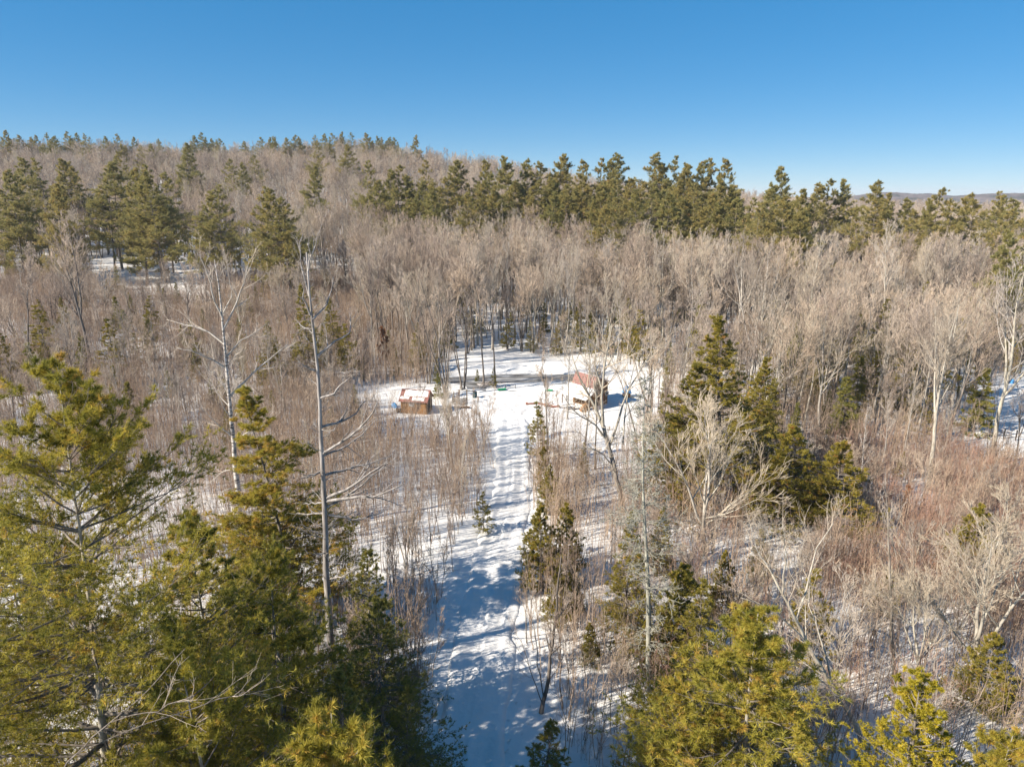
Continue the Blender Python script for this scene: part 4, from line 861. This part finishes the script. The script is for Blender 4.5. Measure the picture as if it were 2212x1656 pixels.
for k, (px_, py_, L_, a_) in enumerate([(1592, 1209, 1.3, .1), (1632, 1212, 1.6, -.25), (1648, 1217, 1.4, .2), (1664, 1220, 1.1, -.1)]):
    p = on(px_, py_); lab = ['short red log lying alone at the left of the red timbers', 'longest red log of the timbers in front of the lean-to', 'red log slanting in the middle of the timbers', 'short red log at the right end of the timbers'][k]
    t_ = thing('red_log', lab, 'log', p, a_); tube_obj('wood', [(-L_ / 2, 0, .12), (0, .02, .13), (L_ / 2, 0, .12)], [.15, .16, .14], M['redlog'], t_, sides=9); link('snow_cap', lump(L_ * .7, .22, .08, k + 3, 8).mesh('snow_cap', [M['roofsnow']]), t_, (0, 0, .24))
for k, (px_, py_) in enumerate([(1690, 1222), (1712, 1226)]):
    p = on(px_, py_); t_ = thing('snowy_bench', ['snow-covered low bench left of the cabin front', 'snow-covered low bench right against the firewood'][k], 'bench', p, .1 - .3 * k); mb = MB(); mb.box((0, 0, .45), (1.3, .4, .05)); link('seat', mb.mesh('seat', [M['greyboard']], False), t_)
    for sx in (-1, 1):
        mb = MB(); mb.box((sx * .5, 0, .2), (.06, .34, .46)); link('leg', mb.mesh('leg', [M['greyboard']], False), t_)
    link('snow_cap', lump(1.34, .44, .16, 5 + k, 10).mesh('snow_cap', [M['roofsnow']]), t_, (0, 0, .475))
for k, (px_, py_) in enumerate([(1687, 1200), (1701, 1199)]):
    p = on(px_, py_); tube_obj('iron_post', [(0, 0, -.2), (0, 0, 1.25)], .05, M['dark'], None, p, label=['dark iron post left of the firewood stack', 'dark iron post close against the firewood stack'][k], category='post')
p = on(1973, 1238); tube_obj('pole', [(0, 0, -.3), (0, .03, 2.5), (.02, .03, 5.6)], [.07, .06, .05], M['polewood'], None, p, label='tall thin grey pole between the cabin and the olive spruces', category='pole')
p = np.array([15.9, 91.0, float(terrain(15.9, 91.0))]); bx = thing('covered_box', 'orange box under a pale blue tarpaulin right of the cabin', 'box', p, .2)
mb = MB(); mb.box((0, 0, .4), (.9, .8, .9)); link('box', mb.mesh('box', [M['orange']], False), bx); link('tarpaulin', lump(1.25, 1.15, .85, 6, rough=.15).mesh('tarpaulin', [M['bluetarp']]), bx, (0, 0, .72))
# brush pile at the two bare trunks
rngb = np.random.default_rng(44); p = on(1462, 1158); P, R = grow(np.column_stack([rngb.uniform(-1.3, 1.3, 70), rngb.uniform(-.7, .7, 70), rngb.uniform(0, .3, 70)]), np.column_stack([rngb.normal(0, 1, 70), rngb.normal(0, 1, 70), rngb.uniform(.2, .9, 70)]), rngb.uniform(.6, 1.6, 70), .025, .008, 5, -.12, .15, rngb)
mb = MB(); mb.tubes(P, R, 4); twigs(mb, P, R, rngb, [(4, .2, 1, .3, .9, .4, 3, 3)], .008, 0); link('brush_pile', mb.mesh('brush_pile', [TW]), None, p, label='heap of cut brush round the two bare trunks by the pond', category='brush pile')
# fence and blue drum by the snowy opening at the right edge
for k, (px_, py_) in enumerate([(3046, 1322), (3010, 1318), (2968, 1312)]):
    p = on(px_, py_); t_ = thing('fence_post', ['dark fence post at the right picture edge in the snowy opening', 'dark fence post second from the right picture edge', 'dark fence post half hidden by the leaning maple, third from the edge'][k], 'post', p); mb = MB(); mb.box((0, 0, .5), (.1, .1, 1.5)); link('shaft', mb.mesh('shaft', [M['dark']], False), t_)
    for z_ in (.45, .85): tube_obj('rail', [(-1.0, 0, 0), (.9, 0, 0)], .025, M['dark'], t_, (0, 0, z_))
p = on(3034, 1150); bl = thing('blue_drum', 'small bright blue drum in the trees at the right picture edge', 'drum', p); tube_obj('drum', [(0, 0, -.1), (0, 0, .1), (0, 0, .4), (0, 0, .7)], [.27, .28, .28, .27], M['bluetarp'], bl, sides=14); tube_obj('lid', [(0, 0, .7), (0, 0, .73)], .28, M['white'], bl, sides=14)

# young beeches that keep their dead leaves
def beech(seed):
    tr, cr = hardwood(5, .05, seed, .2, 16, .24, .5, 1.0, twig_r=.008, sub=(4, 3, 2)); rng = np.random.default_rng(seed); v = np.concatenate(cr.v); k = rng.choice(len(v), 2600); k = k[v[k, 2] > .8]
    cr.needles(v[k], rng.normal(0, 1, (len(k), 3)), 2, .11, .07, .7, rng, 2); return Kind('beech', [('trunk', tr.mesh('beech_trunk', [B])), ('crown', cr.mesh('beech_crown', [B, TW, M['leaf_dead']]))], 5)
kb = beech(71)
hero_kind(kb, 'beech_sapling', 'young beech holding rusty brown leaves in the brush left of the shed', 'beech tree', 836, 815, 705, .3, wide=.8)
hero_kind(kb, 'beech_sapling', 'small rusty-leaved beech beside the broken pinkish trunk', 'beech tree', 1948, 1130, 1045, 1.3, wide=.8)

# ------------------------------------------------------------------ pines of the ridge, the belt and the hillside, read off the photograph
PINES = {
 'hill': [(15,370,185),(90,345,230),(60,342,240),(140,352,230),(152,346,225),(215,356,200),(228,350,205),(270,330,290),(285,366,190),(315,360,190),(327,372,185),(345,376,200),(405,312,300),(460,402,172),(440,412,174),(500,346,290),(520,352,300),(560,406,165),(592,410,160),(612,430,158),(670,362,230),(682,306,330),(750,312,330),(545,337,330),(262,312,380),(302,316,380),(332,312,380),(40,380,190),(120,400,180),(395,330,305)],
 'skyline': [(8,288),(22,292),(42,285),(58,290),(75,288),(98,284),(112,291),(150,283),(163,287),(186,290),(232,296),(246,292),(290,300),(338,305),(418,298),(438,294),(452,292),(470,296),(526,300),(560,292),(582,294),(592,292),(618,296),(632,292),(650,296),(676,294),(706,292),(716,290),(738,290),(760,292),(786,294),(800,290),(812,288),(828,292),(842,292),(856,294),(898,290),(30,297),(66,299),(104,297),(156,296),(192,299),(444,303),(476,304),(588,302),(640,303),(712,301),(744,300),(806,300),(820,298),(834,300),(850,302),(270,312),(366,318)],
 'belt': [(790,350,215),(830,366,215),(850,360,220),(880,382,215),(915,350,220),(932,396,200),(965,386,205),(985,350,225),(1000,352,225),(1045,346,225),(1056,380,200),(1085,341,220),(1040,400,195),(1140,346,225),(1175,352,225),(1210,340,225),(1230,335,225),(1250,346,220),(1160,392,200),(1200,386,200),(1295,346,225),(1320,341,225),(1340,335,225),(1310,390,195),(1350,370,210),(1370,386,205),(1410,335,220),(1430,352,220),(1460,341,230),(1480,361,220),(1500,356,220),(1520,350,220),(1545,346,222),(1575,345,218),(1400,396,195),(1450,420,172),(1320,430,166),(1300,442,160),(1480,432,175),(1540,420,170),(1570,432,170),(1560,390,190),(1592,430,180),(1110,395,205),(1020,395,205),(900,390,205),(1260,395,200),(815,392,205),(860,402,200),(950,412,192),(1000,418,190),(1070,412,195),(1130,408,198),(1185,415,190),(1225,405,196),(1285,402,192),(1335,410,188),(1385,412,186),(1425,388,200),(1470,395,192),(1510,398,188),(1550,440,168),(1510,430,176),(1600,402,190),(1620,430,178)],
 'right': [(1695,363,185),(1680,402,168),(1702,424,152),(1660,412,162),(1722,412,158),(1645,442,152),(1765,396,210),(1790,391,215),(1832,390,215),(1760,422,190),(1900,392,190),(1890,432,182),(1922,420,200),(1842,452,162),(1960,430,190),(2030,410,182),(2010,432,176),(2042,442,170),(2090,420,182),(2112,432,170),(2150,425,200),(2182,416,200),(2205,430,190),(2170,452,162),(2190,500,112),(2206,482,116),(1740,455,150),(1980,455,165)],
}
_r = np.random.default_rng(99)
for _k in range(34):
    _x = _r.uniform(740, 2200); _y = _r.uniform(158, 300); _h = _r.uniform(10, 20); _w = (_x - 1106) / FD * _y; _q = project(_w, _y, float(terrain(_w, _y)) + _h)
    PINES['belt' if _x < 1620 else 'right'].append((float(_q[0]), float(_q[1]), float(_y)))
PL = {'hill': ('pine among bare hardwoods on the left hillside', 'pines scattered on the left hillside'),
      'skyline': ('small dark pine on the skyline of the left hill', 'pines along the hill skyline'),
      'belt': ('pine in the dense evergreen belt across the middle distance', 'pines of the middle belt'),
      'right': ('pine rising above the bare woods at the right', 'pines above the right woods')}
for zone, lst in PINES.items():
    lab, grp = PL[zone]
    for k, e in enumerate(lst):
        px, ty = e[0], e[1]; kx = (k * 7 + len(lst)) % 4; lk = ['dense pointed ', 'ragged ', 'full low-branched ', 'open high-crowned '][kx]; Y = e[2] if len(e) > 2 else 432 + (k * 37 % 30)
        ty += (0 if len(e) > 2 else (k * 29 % 15) - 6); p = at(px + (k * 17 % 7) - 3, ty, Y); g = float(terrain(p[0], Y)); kd = K_PINE[kx]; h = float(np.clip(p[2] - g, 9.0, 38.0))
        sc = h / kd.H
        part_ = {'hill': (', above the birch' if 330 < px < 620 else ', beside the dead pine top' if px >= 620 else ', at the left picture edge'), 'skyline': (' near the left edge' if px < 260 else ' above the birch' if px < 560 else ' above the dead pine'), 'belt': (', left end' if px < 1000 else ', above the yard' if px < 1270 else ', right end'), 'right': (', next to the belt' if px < 1760 else ', towards the far hills')}[zone]
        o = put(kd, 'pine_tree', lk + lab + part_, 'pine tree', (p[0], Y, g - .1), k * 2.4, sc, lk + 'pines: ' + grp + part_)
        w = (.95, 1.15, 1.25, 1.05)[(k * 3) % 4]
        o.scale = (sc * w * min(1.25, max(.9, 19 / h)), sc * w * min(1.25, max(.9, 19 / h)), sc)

# ------------------------------------------------------------------ woods: bare hardwoods, young firs, brush
def poly_mask(px, py, poly):
    x = np.asarray(px); y = np.asarray(py); inside = np.zeros(x.shape, bool); n = len(poly); j = n - 1
    for i in range(n):
        xi, yi = poly[i]; xj, yj = poly[j]
        c = ((yi > y) != (yj > y)) & (x < (xj - xi) * (y - yi) / (yj - yi + 1e-9) + xi); inside ^= c; j = i
    return inside

def wpoly(pts): return [tuple(ground(a, b_)[:2]) for a, b_ in pts]
YARD = wpoly([(985, 768), (1240, 768), (1330, 785), (1445, 800), (1430, 890), (1360, 960), (1310, 1010), (1180, 985), (1135, 985), (1060, 985), (1040, 915), (870, 925), (760, 880), (760, 832), (870, 850), (985, 845)])
LEFT_FIELD = wpoly([(190, 565), (430, 575), (440, 640), (200, 640)])
SHED_FRONT = wpoly([(770, 835), (960, 835), (1060, 900), (1050, 965), (960, 945), (850, 945), (770, 905)])
RIGHT_FIELD = wpoly([(2130, 830), (2400, 770), (2400, 1010), (2110, 1010)])

def blocked(x, y, m=0.0):
    return poly_mask(x, y, YARD) | poly_mask(x, y, SHED_FRONT) | poly_mask(x, y, RIGHT_FIELD) | (np.abs(x - path_x(y)) < 2.35 + m) & (y < 84) | (pond_mask(x, y) > .02) | (x > 18.5) & (x < 29.5) & (y > 47.5) & (y < 54)

def sow(x0, x1, y0, y1, per, keep=None, seed=0):
    """random spots, one per `per` square metres, at least roughly spaced"""
    rng = np.random.default_rng(seed); s = math.sqrt(per)
    gx, gy = np.meshgrid(np.arange(x0, x1, s), np.arange(y0, y1, s)); x = gx.ravel() + rng.uniform(0, s, gx.size); y = gy.ravel() + rng.uniform(0, s, gx.size)
    k = (np.abs(x) < .80 * y + 22)
    if keep is not None: k &= keep(x, y, rng)
    return np.stack([x[k], y[k]], 1)

def hard_keep(x, y, rng):
    u = x / y; p = np.ones_like(x)
    p = np.where((u < -.22) & (y < 190), .30, p)                      # brushland at the left: few tall trees
    p = np.where((u < -.05) & (y < 118), .25, p)
    p = np.where(poly_mask(x, y, LEFT_FIELD), 0.03, p)
    p = np.where((u > -.35) & (u < -.22) & (y < 170), .4, p)
    p = np.where((y < 118) & (u > .15), .75, p)
    p = np.where((np.abs(u - .02) < .2) & (y >= 112) & (y < 150), 1.0, p)
    p = np.where((y < 72), .12, p)
    p = p * np.where((vnoise(x, y, 13, 41) > .45) & (y < 190), .35, 1.0)                # glades
    return (rng.random(len(x)) < p) & ~blocked(x, y)
spots = np.concatenate([sow(-120, 110, 62, 150, 10, hard_keep, 1), sow(-200, 200, 150, 230, 13, hard_keep, 2), sow(-360, 330, 230, 480, 20, hard_keep, 3)])
rng = np.random.default_rng(5); n = len(spots)
hz = terrain(spots[:, 0], spots[:, 1])
u = spots[:, 0] / spots[:, 1]
hsc = rng.uniform(.6, 1.15, n) * np.where((u < -.22) & (spots[:, 1] < 190), .68, 1.0) * np.where(spots[:, 1] < 118, .85, 1)
pale = rng.random(n) < np.where(u > .18, .42, .22)
kinds = np.where(pale, 6 + rng.integers(0, 2, n), rng.integers(0, 6, n)); ALLH = K_HARD + K_PALE
px, py, dep = project(spots[:, 0], spots[:, 1], hz + 9 * hsc)
size = np.where((px > -40) & (px < 2252) & (py < 1700), 17 * hsc / dep, 0); order = np.argsort(-size)
single = np.zeros(n, bool); single[order[:270]] = True; single &= size > 0
rzs = rng.uniform(0, 6.28, n)
LOOK = ['tall single-stemmed', 'slim straight', 'forked', 'twin-stemmed', 'four-stemmed', 'broad-crowned', 'pale tall', 'pale forked']
def hard_label(x, y, k):
    qx, qy, _ = project(x, y, 0); lk = LOOK[k]
    if x / y < -.22: w = 'at the far left of the brushland' if qx < 330 else 'in the brushland behind the birch and dead pine'
    elif x / y > .16: w = ('in front of the woods ' if y < 92 else 'deep in the woods ') + ('between cabin and olive spruces' if qx < 1480 else 'behind the olive spruces' if qx < 1720 else 'above the pointed fir' if qx < 1930 else 'above the red brush at the right')
    elif y < 128: w = 'at the edge of the woods ' + ('behind the shed' if qx < 985 else 'across the pond' if qx < 1240 else 'behind the cabin')
    else: w = 'inside the woods ' + ('behind the shed' if qx < 985 else 'beyond the pond' if qx < 1240 else 'beyond the cabin')
    lab = lk + ' bare hardwood ' + w
    return lab, lab.replace(' bare hardwood', ' bare hardwoods')
for i in np.nonzero(single)[0]:
    lab, grp = hard_label(*spots[i], kinds[i]); kd = ALLH[kinds[i]]
    put(kd, 'bare_tree', lab, 'tree', (spots[i, 0], spots[i, 1], hz[i]), rzs[i], hsc[i], grp)

def scatter(name, label, cat, variants, pts, sc, rz, vi):
    """countless small or distant plants as one object: instances of the shapes above"""
    me = bpy.data.meshes.new(name); me.from_pydata([tuple(p) for p in pts.tolist()], [], [])
    for nm, ty, val in (('sc', 'FLOAT', sc), ('rz', 'FLOAT', rz), ('vi', 'INT', vi)):
        a = me.attributes.new(nm, ty, 'POINT'); a.data.foreach_set('value', np.asarray(val, np.int32 if ty == 'INT' else np.float32))
    o = link(name, me, kind='stuff', label=label, category=cat)
    g = bpy.data.node_groups.new(name, 'GeometryNodeTree'); g.interface.new_socket('Geometry', in_out='INPUT', socket_type='NodeSocketGeometry'); g.interface.new_socket('Geometry', in_out='OUTPUT', socket_type='NodeSocketGeometry')
    N = g.nodes; L = g.links; gi = N.new('NodeGroupInput'); go = N.new('NodeGroupOutput'); iop = N.new('GeometryNodeInstanceOnPoints')
    jn = N.new('GeometryNodeJoinGeometry')
    for objs in variants:
        j2 = N.new('GeometryNodeJoinGeometry')
        for ob in objs:
            oi = N.new('GeometryNodeObjectInfo'); oi.transform_space = 'ORIGINAL'; oi.inputs['Object'].default_value = ob; L.new(oi.outputs['Geometry'], j2.inputs[0])
        gt = N.new('GeometryNodeGeometryToInstance'); L.new(j2.outputs[0], gt.inputs[0]); L.new(gt.outputs[0], jn.inputs[0])
    def attr(nm, ty):
        a = N.new('GeometryNodeInputNamedAttribute'); a.data_type = ty; a.inputs['Name'].default_value = nm; return a.outputs['Attribute']
    cx = N.new('ShaderNodeCombineXYZ'); L.new(attr('rz', 'FLOAT'), cx.inputs[2])
    er = N.new('FunctionNodeEulerToRotation'); L.new(cx.outputs[0], er.inputs[0])
    L.new(gi.outputs[0], iop.inputs['Points']); L.new(jn.outputs[0], iop.inputs['Instance']); iop.inputs['Pick Instance'].default_value = True
    L.new(attr('vi', 'INT'), iop.inputs['Instance Index']); L.new(er.outputs[0], iop.inputs['Rotation']); L.new(attr('sc', 'FLOAT'), iop.inputs['Scale'])
    L.new(iop.outputs[0], go.inputs[0])
    md = o.modifiers.new('scatter', 'NODES'); md.node_group = g
    return o

for kd in ALLH:
    if kd.proto is None: raise RuntimeError(kd.name)
rest = ~single & (np.abs(px - 1106) < 1500)
scatter('forest', 'mass of bare hardwoods covering the distant hillside', 'forest', [k.proto for k in ALLH],
        np.column_stack([spots[rest], hz[rest]]), hsc[rest], rzs[rest], kinds[rest])

# young firs under the hardwoods
def fir_keep(x, y, rng):
    p = np.where((x / y > .15) & (y < 150), .6, .42); p = np.where((x / y > -.12) & (y > 112) & (y < 150), .8, p); p = np.where(y < 72, .2, p)
    return (rng.random(len(x)) < p) & ~blocked(x, y, .5) & (np.abs(x) < .76 * y)
fs = sow(-110, 110, 52, 175, 42, fir_keep, 7); rng = np.random.default_rng(8)
for k, (x, y) in enumerate(fs):
    kd = K_FIR[rng.integers(0, 4)]; sc = (rng.uniform(.45, 1.15) if x / y > .16 else rng.uniform(.35, .8)) * 9 / kd.H if y > 70 else rng.uniform(.25, .45) * 9 / kd.H
    uu = x / y
    lab, grp = (('young fir under the hardwoods in the left brush', 'young firs at the left') if uu < -.12 else ('young fir under the bare trees ' + ('between cabin and olive spruces' if uu < .28 else 'behind the olive spruces' if uu < .45 else 'at the far right'), 'young firs at the right') if uu > .16 else ('young fir under the hardwoods behind the pond', 'young firs behind the pond'))
    lk = {9: 'narrow pointed ', 5: 'bushy little ', 13: 'olive tapering ', 7: 'thin olive '}[kd.H]; nf = ', front rows' if y < 95 else ', farther back'; lab = lk + lab + nf; grp = lk + grp + lab[-40:]
    put(kd, 'young_fir', lab, 'fir tree', (x, y, float(terrain(x, y))), k * 1.9, sc, grp)

# saplings along the track: single ones
K_SAP = [make_kind('sapling_%d' % k, hardwood(6, .035, 200 + k, .25, 13, .2, .3, .6, twig_r=.006, sub=(5, 3, 2), wob=.05, lean=.08), (M['brush'], B, M['palebark'])[k % 3], [M['brush'], (M['brush'], TW)[k % 2]], 6) for k in range(5)]
rng = np.random.default_rng(12)
for k in range(130):
    left = k % 5 < 3; y = rng.uniform(31, 80); off = rng.uniform(2.6, 7.5) if left else rng.uniform(2.7, 6)
    if not left and y > 72: continue
    x = float(path_x(y)) + (-off if left else off * .9)
    lab, grp = (('thin bare sapling along the left edge of the snow track', 'saplings left of the track') if left else ('thin bare sapling along the right edge of the snow track', 'saplings right of the track'))
    part_ = ', near the picture bottom' if y < 42 else ', halfway along' if y < 60 else ', near the yard'; lab += part_; grp += part_
    put(K_SAP[k % 5], 'sapling', lab, 'sapling', (x, y, float(terrain(x, y))), rng.uniform(0, 6.28), rng.uniform(.6, 1.15), grp)

K_POLE = [make_kind('pole_birch_%d' % k, hardwood(9, .05, 500 + k, .35, 12, .17, .3, .65, twig_r=.008, sub=(5, 3, 2), wob=.06, lean=.07, nstem=1 + (k == 2)), (PB, M['birch'], B)[k], [(PB, PB, B)[k], (PT, PT, TW)[k]], 9) for k in range(3)]
rng = np.random.default_rng(27)
for k, (x, y) in enumerate(sow(-70, 46, 40, 112, 36, lambda x, y, r: (np.abs(x) < .74 * y) & (r.random(len(x)) < np.where(x < 0, .85, .5)) & ~blocked(x, y, .6), 28)):
    qx, qy, _ = project(x, y, 0); kx = k % 3
    lab = ['slender pale', 'slender white-barked', 'slender twin-stemmed brown'][kx] + ' birch in the brush ' + ('near the left picture edge' if qx < 400 else 'behind the birch and dead pine' if qx < 750 else 'between dead pine and track' if qx < 1106 else 'right of the track' if qx < 1500 else 'around the red brush at the right') + (', nearer' if y < 65 else ', farther')
    put(K_POLE[kx], 'young_birch', lab, 'birch tree', (x, y, float(terrain(x, y))), rng.uniform(0, 6.28), rng.uniform(.6, 1.15), lab.replace(' birch in', ' birches in'))

# grey alders of the right foreground
K_ALD = [make_kind('alder_%d' % k, hardwood(7, .07, 400 + k, .15, 9, .34, .4, .9, nstem=3 + k % 2, twig_r=.009, sub=(5, 4, 3), wob=.11, up=.10), (PB, B, B)[k], [(PB, B, B)[k], (PT, TW, TW)[k]], 7) for k in range(3)]
rng = np.random.default_rng(17)
for k, (x, y) in enumerate(sow(5.5, 44, 25, 62, 22, lambda x, y, r: (np.abs(x) < .78 * y) & (x > 4.5 + .1 * (y - 25)) & ~blocked(x, y, 1.5) & ~((x < 16) & (y > 50)), 18)):
    qx, qy, _ = project(x, y, 0); lab = ['three-stemmed', 'four-stemmed', 'spreading three-stemmed'][k % 3] + ' grey alder ' + ('near the lichen-grey spruce' if qx < 1560 else 'around the leaning pale alder' if qx < 1880 else 'among the crooked trees at the right edge') + (', front' if y < 38 else ', farther back'); grp = lab.replace(' alder', ' alders')
    put(K_ALD[k % 3], 'alder_shrub', lab, 'alder', (x, y, float(terrain(x, y))), rng.uniform(0, 6.28), rng.uniform(.5, 1.0), grp)

# brush thickets
TH = [thicket(300 + k, 22, 1.6, 2.0, 6.0, .034, M['brush'], (5, 4), .08 + .03 * (k % 3)) for k in range(5)]; TR = [thicket(320 + k, 34, 1.5, 1.6, 3.8, .02, M['redtwig'], (6, 4)) for k in range(3)]
def brush(name, label, meshes, regions, seed):
    pts = np.concatenate([sow(*r[:4], r[4], r[5], seed + j) for j, r in enumerate(regions)]); rng = np.random.default_rng(seed)
    src = [bpy.data.objects.new(name, me) for me in meshes]
    z = terrain(pts[:, 0], pts[:, 1]); n = len(pts)
    scatter(name, label, 'brush', [[s_] for s_ in src], np.column_stack([pts, z]), rng.uniform(.6, 1.15, n), rng.uniform(0, 6.28, n), rng.integers(0, len(meshes), n))
def nb(p):
    return lambda x, y, rng: (rng.random(len(x)) < p) & ~blocked(x, y, .9)
def left_p(x, y, rng):
    p = np.where(y < 45, .35, .85) * np.where(vnoise(x, y, 9, 21) > .35, .4, 1); return (rng.random(len(x)) < p) & ~blocked(x, y, .7) & ~poly_mask(x, y, LEFT_FIELD)
brush('sapling_thicket', 'dense thicket of bare brown saplings left of the track and across the brushland', TH, [(-75, 0, 34, 92, 3.8, left_p), (-160, -14, 92, 190, 4.6, left_p)], 30)
brush('undergrowth', 'thin bare undergrowth in the snowy woods at the right and behind the yard', TH, [(3, 48, 24, 84, 4.4, lambda x, y, r: (r.random(len(x)) < np.where(x - path_x(y) < 6.0, .95, np.where((x < 16) & (y > 62), .3, .62))) & ~blocked(x, y, .3)), (48, 110, 24, 84, 9, nb(.6)), (3, 110, 84, 118, 9, nb(.6)), (-60, 90, 118, 175, 20, lambda x, y, r: (r.random(len(x)) < .5) & ~((x > -28) & (x < 34) & (y < 152)) & ~blocked(x, y)), (-34, -3, 20, 36, 5, nb(.7))], 40)
def red_p(x, y, rng):
    d = ((x - 40) / 21) ** 2 + ((y - 52) / 17) ** 2 + .4 * vnoise(x, y, 7, 22); return (d < 1) & (rng.random(len(x)) < .8) & ~blocked(x, y)
brush('red_brush', 'reddish bare brush covering the wet ground at the right', TR, [(15, 75, 33, 75, 3.8, red_p), (8, 26, 28, 50, 18, lambda x, y, r: (r.random(len(x)) < .5) & ~blocked(x, y))], 50)

# ------------------------------------------------------------------ thin winter haze
hm = bpy.data.materials.new('haze'); hm.use_nodes = True; nt = hm.node_tree; nt.nodes.clear()
pv = nt.nodes.new('ShaderNodeVolumePrincipled'); oo = nt.nodes.new('ShaderNodeOutputMaterial'); nt.links.new(pv.outputs[0], oo.inputs['Volume'])
pv.inputs['Density'].default_value = 0.0001; pv.inputs['Color'].default_value = (0.86, 0.91, 1.0, 1)
mb = MB(); mb.box((0, 3300, 28), (11000, 8400, 96)); link('haze', mb.mesh('haze', [hm], False), kind='stuff', label='thin pale winter haze over the woods')
